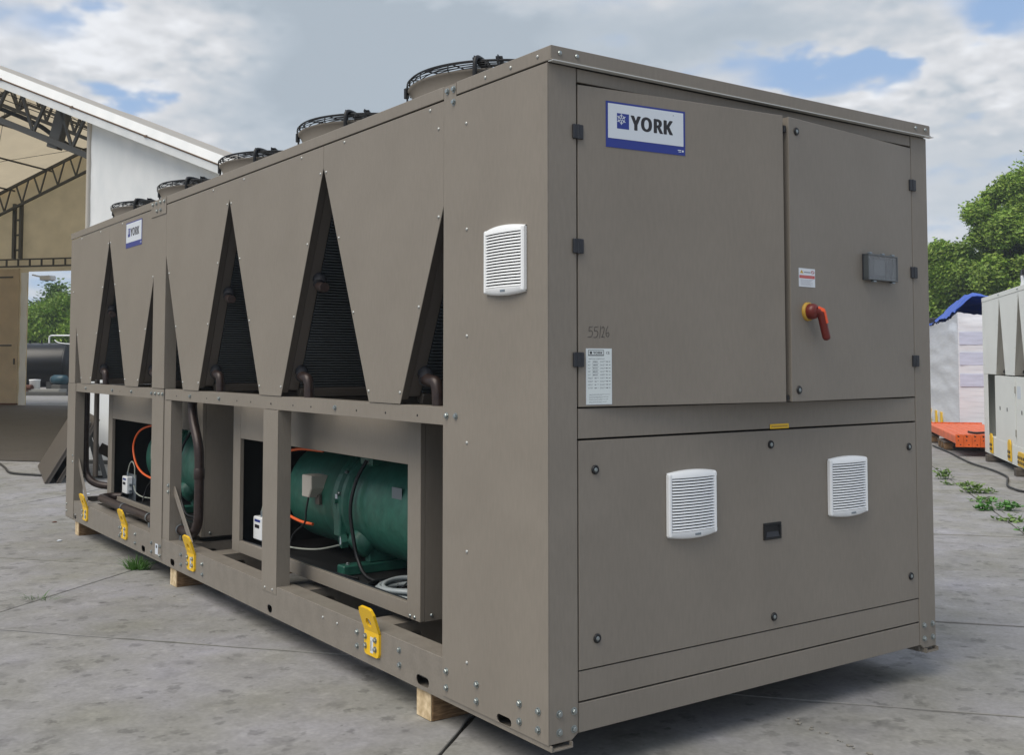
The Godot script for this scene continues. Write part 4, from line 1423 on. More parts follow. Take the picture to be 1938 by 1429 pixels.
func pipework(c: Node3D):
	# low pipe along the far bay, rising in front of it
	var st := mb()
	tube(st, curve([Vector3(0.24, 0.215, -6.02), Vector3(0.16, 0.215, -6.06), Vector3(0.09, 0.215, -6.02), Vector3(0.075, 0.212, -5.9), Vector3(0.075, 0.21, -5.2), Vector3(0.075, 0.21, -4.4), Vector3(0.075, 0.212, -3.95), Vector3(0.073, 0.225, -3.80), Vector3(0.072, 0.30, -3.725), Vector3(0.072, 0.42, -3.715), Vector3(0.072, 0.64, -3.715), Vector3(0.072, 0.78, -3.74), Vector3(0.075, 0.92, -3.84), Vector3(0.08, 1.02, -3.885), Vector3(0.09, 1.13, -3.89)], 6), 0.030, 14)
	var o := part("suction_pipe", st, M.copper, c)
	for z in [-5.35, -4.72, -4.05]:
		var s := mb()
		lathe(s, [Vector2(0.0345, -0.012), Vector2(0.0345, 0.012)], 16, Transform3D(along(Vector3(0, 0, 1)), Vector3(0.075, 0.21, z)))
		bar(s, Vector3(0.075, 0.176, z), Vector3(0.075, 0.142, z), 0.03, 0.02, Vector3(1, 0, 0))
		part("pipe_clip", s, M.galv, o)
	var sw := mb()
	for y in [0.60]:
		lathe(sw, [Vector2(0.031, -0.035), Vector2(0.034, -0.03), Vector2(0.034, 0.03), Vector2(0.031, 0.035)], 14, move(0.072, y, -3.715))
	part("pipe_sleeve", sw, M.copper, o)
	# riser at the far end
	st = mb()
	tube(st, curve([Vector3(0.10, 1.2, -6.62), Vector3(0.10, 0.9, -6.62), Vector3(0.10, 0.5, -6.62), Vector3(0.11, 0.36, -6.60), Vector3(0.15, 0.285, -6.52), Vector3(0.24, 0.262, -6.40), Vector3(0.36, 0.26, -6.32)], 7), 0.030, 14)
	part("riser_pipe", st, M.copper, c)
	st = mb()
	tube(st, [Vector3(0.17, 1.15, -6.56), Vector3(0.17, 0.33, -6.56)], 0.022, 12)
	part("riser_pipe", st, M.inner, c)
	# coiled hoses on the floor of the near bay
	var z1 := -1.206
	for k in 5:
		var s := mb()
		var pts := []
		for i in 33:
			var a := TAU * i / 32.0
			pts.append(Vector3(0.44 + cos(a) * ([0.172, 0.152, 0.132, 0.160, 0.140][k]), [0.181, 0.183, 0.186, 0.204, 0.207][k] + 0.006 * sin(a * 2.0 + k), z1 - 0.47 + sin(a) * ([0.205, 0.184, 0.16, 0.19, 0.17][k])))
		tube(s, pts, 0.0115, 8, false)
		part("coiled_hose", s, M.grey_hose, c)
	var s3 := mb()
	var p3 := []
	for i in 33:
		var a := TAU * i / 32.0
		p3.append(Vector3(0.45 + cos(a) * 0.185, 0.180, z1 - 0.56 + sin(a) * 0.22))
	tube(s3, p3, 0.011, 8, false)
	part("coiled_lead", s3, M.rubber, c)
	var s4 := mb()
	tube(s4, curve([Vector3(0.35, 0.176, z1 - 0.75), Vector3(0.30, 0.176, z1 - 0.62), Vector3(0.33, 0.19, z1 - 0.45), Vector3(0.34, 0.29, z1 - 0.28), Vector3(0.40, 0.295, z1 - 0.13)], 6), 0.005, 6)
	part("thin_lead", s4, M.rubber, c)
	# what shows between the near bay and the cabinet: a pump with a wire cage
	var pu := mb()
	span(pu, 0.30, 0.55, 0.30, 0.40, -0.92, -0.74, 0.02)
	var po := part("oil_pump", pu, M.galv, c)
	var py := mb()
	span(py, 0.29, 0.50, 0.275, 0.298, -0.91, -0.76, 0.008)
	part("pump_band", py, M.yellow, po)
	var pk := mb()
	span(pk, 0.31, 0.56, 0.4005, 0.45, -0.90, -0.72, 0.005)
	span(pk, 0.32, 0.55, 0.16, 0.2745, -0.90, -0.76, 0.005)
	part("pump_block", pk, M.black, po)
	var cg := mb()
	for i in 4:
		tube(cg, [Vector3(0.285, 0.15 + i * 0.035, -0.95), Vector3(0.285, 0.15 + i * 0.035, -0.72)], 0.003, 5)
	for i in 5:
		tube(cg, [Vector3(0.285, 0.145, -0.95 + i * 0.055), Vector3(0.285, 0.26, -0.95 + i * 0.055)], 0.003, 5)
	part("wire_cage", cg, M.galv, po)

func lugs(c: Node3D):
	var proto: MeshInstance3D = null
	for z in [-1.262, -3.612, -5.05, -6.155]:
		if proto:
			var d := proto.duplicate()
			d.name = "lifting_lug"
			c.add_child(d, true)
			d.position.z = z
			continue
		# lower plate bolted to the rail, upper plate with a hole, bent outwards
		var st := mb()
		var hw := 0.066
		sheet(st, PackedVector2Array([Vector2(-hw + 0.018, -0.105), Vector2(hw - 0.018, -0.105), Vector2(hw - 0.005, -0.100), Vector2(hw, -0.087), Vector2(hw, 0.0), Vector2(-hw, 0.0), Vector2(-hw, -0.087), Vector2(-hw + 0.005, -0.100)]), 0.012, long_face(-0.012), 0.0015)
		var tilt := Basis(Vector3(0, 0, 1), Vector3(-0.32, 0.947, 0), Vector3(-0.947, -0.32, 0))
		var up := Transform3D(tilt, Vector3(-0.012, 0.0005, 0))
		slotted(st, -hw, 0.0, hw, 0.085, Vector2(0, 0.043), 0.002, 0.021, 0.012, up)
		sheet(st, PackedVector2Array([Vector2(-hw, 0.085), Vector2(hw, 0.085), Vector2(hw - 0.012, 0.108), Vector2(hw - 0.03, 0.114), Vector2(-hw + 0.03, 0.114), Vector2(-hw + 0.012, 0.108)]), 0.012, up, 0.0)
		for s in [-1, 1]:
			face(st, [up * Vector3(s * hw, 0, 0), up * Vector3(s * hw, 0.085, 0), up * Vector3(s * hw, 0.085, -0.012), up * Vector3(s * hw, 0, -0.012)], Vector3(0, 0, s))
		proto = part("lifting_lug", st, M.yellow, c, move(0, 0.129, z))
		for q in [[-0.052, -0.028], [-0.052, -0.068], [0.038, -0.028], [0.038, -0.068]]:
			put("bolt", bolt_mesh, proto, long_face(-0.012) * move(q[0], q[1], 0))
		var lb := mb()
		sheet(lb, rect(-0.008, -0.09, 0.018, -0.022), 0.0006, long_face(-0.0127), 0.0)
		var lo := part("lug_label", lb, M.label, proto)
		var tx := mb()
		sheet(tx, rect(-0.003, -0.082, 0.002, -0.038), 0.0004, long_face(-0.0131), 0.0)
		part("label_text", tx, M.hinge, lo)

func chiller_fasteners(c: Node3D):
	for b in [[-1.415, 0.097], [-1.414, 0.036], [-1.034, 0.098], [-1.031, 0.037], [-0.654, 0.1], [-0.654, 0.037], [-0.44, 0.101], [-0.44, 0.039], [-0.167, 0.1], [-0.167, 0.038], [-0.056, 0.102], [-0.057, 0.039], [-0.658, 1.092], [-0.591, 1.093], [-0.658, 2.389], [-0.612, 2.389], [-0.612, 2.337], [-4.413, 0.085], [-4.23, 0.085], [-4.41, 0.026], [-4.23, 0.024], [-4.80, 0.091], [-4.798, 0.03], [-5.186, 0.091], [-5.181, 0.03], [-6.781, 0.094], [-6.776, 0.037], [-3.815, 0.091], [-3.812, 0.03], [-3.429, 0.09], [-3.426, 0.03], [-4.469, 1.09], [-4.387, 1.09], [-4.306, 1.09], [-4.227, 1.09], [-4.49, 2.388], [-4.41, 2.388], [-4.32, 2.388], [-4.24, 2.386], [-4.397, 2.336], [-4.316, 2.334], [-6.233, 1.089], [-5.451, 1.089], [-4.954, 1.089], [-3.692, 1.089], [-3.183, 1.089], [-1.657, 1.089], [-4.098, 0.497], [-4.098, 0.456], [-6.607, 0.516], [-6.602, 0.463]]:
		var x := 0.0
		if b[0] > -0.69: x = -0.0052
		elif b[1] > 2.3: x = -0.0092
		elif b[0] > -4.47 and b[0] < -4.21: x = -0.0032
		elif b[0] > -4.2 and b[0] < -4.07 and b[1] > 0.2: x = 0.0038
		put("bolt", bolt_mesh, c, long_face(x) * Transform3D(Basis(Vector3(0, 0, 1), rng.randf() * 3.0), Vector3(b[0], b[1], 0)))
	for b in [[0.042, 0.098], [0.042, 0.036], [0.106, 0.097], [0.106, 0.036], [2.15, 0.103], [2.214, 0.103], [2.15, 0.043], [2.214, 0.043]]:
		put("bolt", bolt_mesh, c, end_face(-0.0008) * Transform3D(Basis(Vector3(0, 0, 1), rng.randf() * 3.0), Vector3(b[0], b[1], 0)))
	for b in [[-0.012 + 0.045, 2.391], [0.11, 2.391], [2.125, 2.391], [2.20, 2.391]]:
		put("small_bolt", small_bolt, c, end_face(0.0222) * move(b[0], b[1], 0))
	var rivets := [[-0.509, 0.165], [-0.515, 1.819], [-0.513, 1.405], [-0.512, 0.995], [-0.51, 0.582], [-0.52, 2.235], [-0.728, 2.25], [-0.387, 2.387], [-0.22, 2.387], [-0.055, 2.389], [-0.795, 2.338], [-1.574, 2.338], [-2.054, 2.337], [-2.83, 2.337], [-3.321, 2.337], [-0.726, 1.89], [-2.466, 0.118], [-2.368, 0.121], [-1.768, 0.094], [-1.617, 0.094], [-5.25, 2.337], [-5.86, 2.337], [-6.45, 2.337]]
	for z in APEX:
		for y in [2.224, 1.89, 1.532, 1.175]:
			for s in [-1, 1]:
				var zz: float = z + s * (half_at(y) + 0.020)
				if zz < -0.72 and zz > -6.59 and not (zz > -4.46 and zz < -4.22):
					rivets.append([zz, y])
	for y in [1.9, 1.53, 1.17]:
		rivets.append([-6.87 + half_at(y) + 0.02, y])
	for b in rivets:
		var x := -0.0042
		if b[1] < 0.2 and b[0] < -0.69: x = -0.0005 if b[0] > -2.3 else -0.0032
		elif b[0] > -0.69: x = -0.0065 if b[1] > 2.36 else -0.0052
		put("rivet", rivet_mesh, c, long_face(x) * move(b[0], b[1], 0))
	# unused holes in the middle rail: small black grommets
	var st := mb()
	lathe(st, [Vector2(0.0055, 0.0), Vector2(0.0045, 0.0008), Vector2(0.0, 0.0006)], 10, Transform3D(Basis(Vector3(1, 0, 0), Vector3(0, 0, 1), Vector3(0, -1, 0)), Vector3.ZERO), -1)
	var plug := mesh_of(st, M.black)
	for z in [-3.956, -3.397, -2.906, -2.70, -2.416, -2.139, -1.925, -1.441, -1.168, -0.896, -5.252]:
		put("hole_plug", plug, c, long_face(-0.0002 if z < -2.52 or z > -2.3 else -0.0032) * move(z, 1.084, 0))
	# white data tag on the far module's rail
	var tg := mb()
	sheet(tg, rect(-4.335, 0.022, -4.275, 0.092), 0.001, long_face(-0.0045), 0.0)
	var to := part("data_tag", tg, M.label, c)
	var ti := mb()
	sheet(ti, rect(-4.318, 0.064, -4.292, 0.082), 0.0004, long_face(-0.0050), 0.0)
	part("tag_print", ti, M.hinge, to)

func build_timber_blocks():
	var spots := [[-0.86, "pale timber block with a fresh cut end, under the chiller's near end", 0.118], [-4.01, "timber block under the middle of the chiller, beside its joint", 0.125], [-6.5, "timber block under the far end of the chiller", 0.11]]
	for s in spots:
		var o := thing("timber_block", s[1], "timber block", Vector3(0.0, 0, s[0]), 0.0, "timber blocks under the chiller")
		var st := mb()
		box(st, Vector3(1.12, 0.0585, 0), Vector3(2.20, 0.117, s[2]), 0.004)
		part("block_body", st, M.wood, o)
		var e := mb()
		box(e, Vector3(0.017, 0.0585, 0), Vector3(0.005, 0.112, s[2] - 0.006), 0.0015)
		part("cut_end", e, M.endgrain, o)

# ------------------------------------------------------------------ the yard
const GRID_YAW := -0.8707

func grid(n: float, e: float, y := 0.0) -> Vector3:
	return GN * n + GE * e + Vector3(0, y, 0)

func build_yard():
	var g := Node3D.new()
	g.name = "ground"
	g.set_meta("kind", "structure")
	add_child(g)
	g.rotation.y = GRID_YAW
	var st := mb()
	var s := 420.0
	face(st, [Vector3(-s, -0.014, s), Vector3(s, -0.014, s), Vector3(s, -0.014, -s), Vector3(-s, -0.014, -s)], Vector3.UP)
	part("soil", st, M.dirt, g)
	# the rest of the ground beyond the slabs
	st = mb()
	var n0 := -9.0
	var n1 := 34.4
	var e0 := -35.3
	var e1 := 21.7
	for q in [[-s, s, n1, s], [-s, s, -s, n0], [-s, e0, n0, n1], [e1, s, n0, n1]]:
		face(st, [Vector3(q[0], -0.006, -q[2]), Vector3(q[1], -0.006, -q[2]), Vector3(q[1], -0.006, -q[3]), Vector3(q[0], -0.006, -q[3])], Vector3.UP)
	part("far_surface", st, M.gravel, g)
	# cast slabs, strip by strip
	var r := RandomNumberGenerator.new()
	r.seed = 11
	var shapes := {}
	for k in range(-10, 6):
		var ea := -0.46 + 3.16 * k + 0.0
		var eb := ea + 3.16
		var step: float = 1.62 if k in [-3, -2, 0, 1, 2] else 3.2
		var off: float = {0: 1.20, 1: 1.4, -1: 1.36, -2: 1.54, -3: 0.27}.get(k, 1.0 + 0.37 * (k + 12))
		off = fposmod(off, step) + n0 - fposmod(n0, step)
		var a := off
		while a < n1:
			var b := a + step
			var gap: float = 0.004 + r.randf() * 0.003
			var o := mb()
			# worn arrises: a slab with a slightly ragged outline
			var pts := PackedVector2Array()
			var cor := [Vector2(ea + gap, a + gap * 2.0), Vector2(eb - gap, a + gap * 2.0), Vector2(eb - gap, b - gap * 2.0), Vector2(ea + gap, b - gap * 2.0)]
			var close: bool = a < 14.0 and ea > -13.0 and eb < 10.0
			for i in 4:
				var p: Vector2 = cor[i]
				var q: Vector2 = cor[(i + 1) % 4]
				var m := 26 if close else 2
				for t in m:
					var v := p.lerp(q, float(t) / m)
					if close:
						var inw := Vector2(-(q - p).normalized().y, (q - p).normalized().x)
						v += inw * (r.randf() * r.randf() * 0.006 + (0.014 * r.randf() if r.randf() < 0.05 else 0.0))
					pts.append(Vector2(v.x, v.y))
			var y := (r.randf() - 0.5) * 0.005
			sheet(o, pts, 0.03, Transform3D(Basis(Vector3(1, 0, 0), Vector3(0, 0, -1), Vector3(0, 1, 0)), Vector3(0, y, 0)), 0.003 if close else 0.004)
			part("concrete_slab", o, M.slabs[r.randi_range(0, 3)], g)
			a = b

# ------------------------------------------------------------------ the tent warehouse behind
func build_tent():
	var t := thing("warehouse_tent", "white fabric warehouse tent with open gable, steel trusses and beige inside", "warehouse", grid(9.65, -8.88), GRID_YAW)
	var rx := -10.3
	var ry := 9.25
	var D := 17.0
	var roof_y := func(x: float) -> float: return ry - 0.4 * absf(x - rx)
	var ex := 3.9
	var wx := -24.5
	# roof skins
	for s in [[rx, ex + 0.15], [wx - 0.15, rx]]:
		var st := mb()
		var n := 18
		for i in n:
			var za := 0.25 - (D + 0.5) * i / n
			var zb := 0.25 - (D + 0.5) * (i + 1) / n
			for j in 10:
				var xa: float = lerpf(s[0], s[1], j / 10.0)
				var xb: float = lerpf(s[0], s[1], (j + 1) / 10.0)
				var sag := func(x: float, z: float) -> float: return roof_y.call(x) - 0.05 * absf(sin((z - 0.25) / 5.67 * PI))
				face(st, [Vector3(xa, sag.call(xa, za), za), Vector3(xb, sag.call(xb, za), za), Vector3(xb, sag.call(xb, zb), zb), Vector3(xa, sag.call(xa, zb), zb)], Vector3.UP, 1)
		part("roof_skin", st, M.roof, t)
	# gable edge: a turned-down band and the rolled skin above it, a rope seam between
	for s in [[rx, ex + 0.2], [wx - 0.2, rx]]:
		var st := mb()
		var n := 16
		for i in n:
			var xa: float = lerpf(s[0], s[1], float(i) / n)
			var xb: float = lerpf(s[0], s[1], float(i + 1) / n)
			var ya: float = roof_y.call(xa)
			var yb: float = roof_y.call(xb)
			face(st, [Vector3(xa, ya - 0.13, 0.30), Vector3(xb, yb - 0.13, 0.30), Vector3(xb, yb - 0.25, 0.29), Vector3(xa, ya - 0.25, 0.29)], Vector3(0, 0, 1), 1)
			face(st, [Vector3(xa, ya + 0.02, 0.25), Vector3(xb, yb + 0.02, 0.25), Vector3(xb, yb - 0.13, 0.30), Vector3(xa, ya - 0.13, 0.30)], Vector3(0, 1, 1), 2)
			face(st, [Vector3(xa, ya - 0.25, 0.29), Vector3(xb, yb - 0.25, 0.29), Vector3(xb, yb - 0.25, 0.10), Vector3(xa, ya - 0.25, 0.10)], Vector3(0, -1, 0))
		var band := part("gable_band", st, M.fabric, t)
		var rp := mb()
		tube(rp, [Vector3(s[0], roof_y.call(s[0]) - 0.125, 0.305), Vector3(s[1], roof_y.call(s[1]) - 0.125, 0.305)], 0.011, 6)
		part("rope_seam", rp, M.rope, band)
		for i in 12:
			var x: float = lerpf(s[0], s[1], (i + 0.5) / 12.0)
			var cl := mb()
			box(cl, Vector3(x, roof_y.call(x) - 0.125, 0.312), Vector3(0.05, 0.03, 0.02), 0.003)
			part("rope_clip", cl, M.rope, band)
	# white gable wall right of the opening, slightly slack
	var gw := mb()
	var nx := 26
	var ny := 30
	var wob := FastNoiseLite.new()
	wob.seed = 3
	wob.frequency = 0.7
	wob.fractal_octaves = 3
	var P := func(i: int, j: int) -> Vector3:
		var x: float = ex * i / nx
		var top: float = roof_y.call(x) - 0.2
		var y := 0.06 + (top - 0.06) * j / ny
		var z := wob.get_noise_2d(x * 1.2 + y * 0.5, y * 0.8) * 0.03
		z += wob.get_noise_2d(x * 5.0 + y * 4.0, y * 2.0 - x * 3.0) * 0.022 * exp(-x * 1.1)
		return Vector3(x, y, z)
	for i in nx:
		for j in ny:
			face(gw, [P.call(i, j), P.call(i + 1, j), P.call(i + 1, j + 1), P.call(i, j + 1)], Vector3(0, 0, 1), 1)
	part("gable_wall", gw, M.fabric, t)
	var sk := mb()
	span(sk, 0.0, ex, 0.0, 0.055, -0.06, 0.02, 0.004)
	part("wall_sill", sk, M.steel, t)
	var ed := mb()
	tube(ed, [Vector3(-0.02, 0, 0), Vector3(-0.02, roof_y.call(0.0) - 0.22, 0)], 0.035, 10)
	part("gable_post", ed, M.offwhite, t)
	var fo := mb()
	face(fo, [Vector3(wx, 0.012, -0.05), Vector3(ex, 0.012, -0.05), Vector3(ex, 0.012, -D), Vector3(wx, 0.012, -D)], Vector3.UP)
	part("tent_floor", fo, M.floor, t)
	# eave walls
	for x in [ex + 0.03, wx - 0.03]:
		var st := mb()
		for i in 12:
			var za := -D * i / 12.0
			var zb := -D * (i + 1) / 12.0
			face(st, [Vector3(x, 0, za), Vector3(x, 0, zb), Vector3(x, roof_y.call(x), zb), Vector3(x, roof_y.call(x), za)], Vector3(1, 0, 0))
		part("side_wall", st, M.roof, t)
	# far gable: fabric round a doorway
	var door0 := -14.65
	var door1 := -11.4
	var dh := 4.42
	var fg := mb()
	for q in [[wx, door0, 0.0, 4.45], [door1, ex, 0.0, 3.4]]:
		face(fg, [Vector3(q[0], q[2], -D), Vector3(q[1], q[2], -D), Vector3(q[1], q[3], -D), Vector3(q[0], q[3], -D)], Vector3(0, 0, 1))
	face(fg, [Vector3(door1, 3.4, -D), Vector3(ex, 3.4, -D), Vector3(ex, 3.57, -D), Vector3(door1, roof_y.call(door1), -D)], Vector3(0, 0, 1))
	face(fg, [Vector3(door0, dh, -D), Vector3(door1, dh, -D), Vector3(door1, roof_y.call(door1), -D), Vector3(rx, ry, -D), Vector3(rx, ry, -D), Vector3(door0, roof_y.call(door0), -D)], Vector3(0, 0, 1))
	face(fg, [Vector3(wx, 4.45, -D), Vector3(door0, 4.45, -D), Vector3(door0, roof_y.call(door0), -D), Vector3(wx + 2.2, 4.45, -D)], Vector3(0, 0, 1))
	part("far_gable", fg, M.beige, t)
	# rail with two flanges over the doors, hangers between
	var rl := mb()
	span(rl, -21.0, -10.0, 4.56, 4.61, -D + 0.1, -D + 0.2, 0.004)
	span(rl, -21.0, -10.0, 4.80, 4.84, -D + 0.1, -D + 0.2, 0.004)
	var rlo := part("door_rail", rl, M.steel, t)
	for i in 24:
		var h := mb()
		box(h, Vector3(-20.8 + i * 0.45, 4.705, -D + 0.15), Vector3(0.05, 0.185, 0.05), 0.004)
		part("rail_hanger", h, M.steel, rlo)
	# sliding door leaf left of the doorway with a batten, and the white weather curtain at its edge
	var sd := mb()
	span(sd, -18.6, -14.78, 0.08, 4.5, -D + 0.24, -D + 0.30, 0.006)
	var sdo := part("sliding_door", sd, M.beige, t)
	for y in [1.95, 4.2]:
		var b := mb()
		span(b, -18.55, -15.0, y, y + 0.05, -D + 0.302, -D + 0.32, 0.004)
		part("door_batten", b, M.steel, sdo)
	var bt := mb()
	span(bt, -18.6, -14.78, 0.03, 0.078, -D + 0.22, -D + 0.32, 0.006)
	part("door_foot", bt, M.rust, sdo)
	var hd := mb()
	span(hd, -14.90, -14.86, 1.35, 1.55, -D + 0.302, -D + 0.35, 0.006)
	part("door_pull", hd, M.steel, sdo)
	var cu := mb()
	for j in 16:
		var ya := 0.02 + 4.35 * j / 16.0
		var yb := 0.02 + 4.35 * (j + 1) / 16.0
		var oa := 0.02 * sin(j * 2.1)
		var ob := 0.02 * sin((j + 1) * 2.1)
		face(cu, [Vector3(-14.76, ya, -D + 0.22 + oa), Vector3(-14.53 + oa, ya, -D + 0.2), Vector3(-14.53 + ob, yb, -D + 0.2), Vector3(-14.76, yb, -D + 0.22 + ob)], Vector3(0, 0, 1), 1)
	part("door_curtain", cu, M.fabric, t)
	var fl := mb()
	box(fl, Vector3(-14.15, 4.22, -D - 0.3), Vector3(0.42, 0.16, 0.3), 0.02, Transform3D())
	bar(fl, Vector3(-14.6, 4.32, -D - 0.1), Vector3(-14.3, 4.25, -D - 0.25), 0.05, 0.05)
	part("floodlight", fl, M.white, t)
	# twin-post column and the lattice under the far roof
	for p in [-15.12, -14.86]:
		var st := mb()
		span(st, p - 0.045, p + 0.045, 4.85, roof_y.call(-15.0) - 0.7, -D + 0.1, -D + 0.22, 0.004)
		part("gable_column", st, M.steel, t)
	for y in [5.1, 5.6, 6.1]:
		var st := mb()
		span(st, -15.07, -14.91, y, y + 0.06, -D + 0.12, -D + 0.18, 0.003)
		part("column_rung", st, M.steel, t)
	# frames: the front one heavy, those behind lighter
	frame(t, -0.25, roof_y, 0.10, 0.62, [[-1.6, 1.0], [-4.2, 1.0]], rx, ex, wx)
	frame(t, -5.7, roof_y, 0.08, 0.66, [], rx, ex, wx)
	frame(t, -11.4, roof_y, 0.08, 0.66, [], rx, ex, wx)
	frame(t, -D + 0.35, roof_y, 0.085, 0.72, [], rx, ex, wx)
	# the big knee of the front frame
	var kn := mb()
	bar(kn, Vector3(-0.66, roof_y.call(-0.66) - 0.16, -0.30), Vector3(-0.84, roof_y.call(-0.84) - 0.86, -0.30), 0.19, 0.14, Vector3(0, 0, 1), 0.01)
	part("frame_knee", kn, M.steel, t)
	# purlins along the roof, tie wires across
	for i in 20:
		var x: float = wx + 0.4 + i * 1.47
		if absf(x - rx) < 0.3:
			continue
		var st := mb()
		tube(st, [Vector3(x, roof_y.call(x) - 0.12, -0.1), Vector3(x, roof_y.call(x) - 0.12, -D)], 0.03, 6)
		part("purlin", st, M.steel, t)
	for q in [[-0.3, -5.7], [-5.7, -11.4], [-11.4, -16.6]]:
		for k in [[-9.5, -4.5], [-4.5, 0.5], [-21.0, -16.0], [-16.0, -11.0]]:
			for f in [0, 1]:
				var st := mb()
				var xa: float = k[f]
				var xb: float = k[1 - f]
				tube(st, [Vector3(xa, roof_y.call(xa) - 0.5, q[0]), Vector3(xb, roof_y.call(xb) - 0.5, q[1])], 0.008, 5)
				part("tie_wire", st, M.wire, t)
	# a dark bundle of cable hung along the front frame
	var cb := mb()
	tube(cb, curve([Vector3(-4.0, roof_y.call(-4.0) - 0.62, -0.5), Vector3(-1.6, roof_y.call(-1.6) - 0.60, -0.5), Vector3(-1.0, roof_y.call(-1.0) - 0.68, -0.5), Vector3(-0.4, roof_y.call(-0.4) - 0.80, -0.5), Vector3(0.3, roof_y.call(0.3) - 0.7, -0.5)], 5), 0.035, 7)
	part("cable_bundle", cb, M.cable, t)

func frame(t: Node3D, z: float, roof_y: Callable, w: float, depth: float, _k: Array, rx: float, ex: float, wx: float):
	for s in [[rx, ex], [rx, wx]]:
		var up := mb()
		var x0: float = s[0]
		var x1: float = s[1]
		bar(up, Vector3(x0, roof_y.call(x0) - 0.14, z), Vector3(x1, roof_y.call(x1) - 0.14, z), w, w, Vector3.UP, 0.004)
		part("top_chord", up, M.steel, t)
		var lo := mb()
		bar(lo, Vector3(x0, roof_y.call(x0) - 0.14 - depth, z), Vector3(x1, roof_y.call(x1) - 0.14 - depth, z), w, w * 0.9, Vector3.UP, 0.004)
		part("bottom_chord", lo, M.steel, t)
		var n := 21
		for i in n:
			var xa := lerpf(x0, x1, (i + 0.15) / n)
			var xm := lerpf(x0, x1, (i + 0.5) / n)
			var xb := lerpf(x0, x1, (i + 0.85) / n)
			for q in [xa, xb]:
				var st := mb()
				bar(st, Vector3(q, roof_y.call(q) - 0.16, z), Vector3(xm, roof_y.call(xm) - 0.12 - depth, z), 0.04, 0.04, Vector3(0, 0, 1), 0.0)
				part("web_member", st, M.steel, t)
	for x in [ex - 0.1, wx + 0.1]:
		var st := mb()
		span(st, x - 0.09, x + 0.09, 0, roof_y.call(x) - 0.2, z - 0.09, z + 0.09, 0.005)
		part("frame_leg", st, M.steel, t)

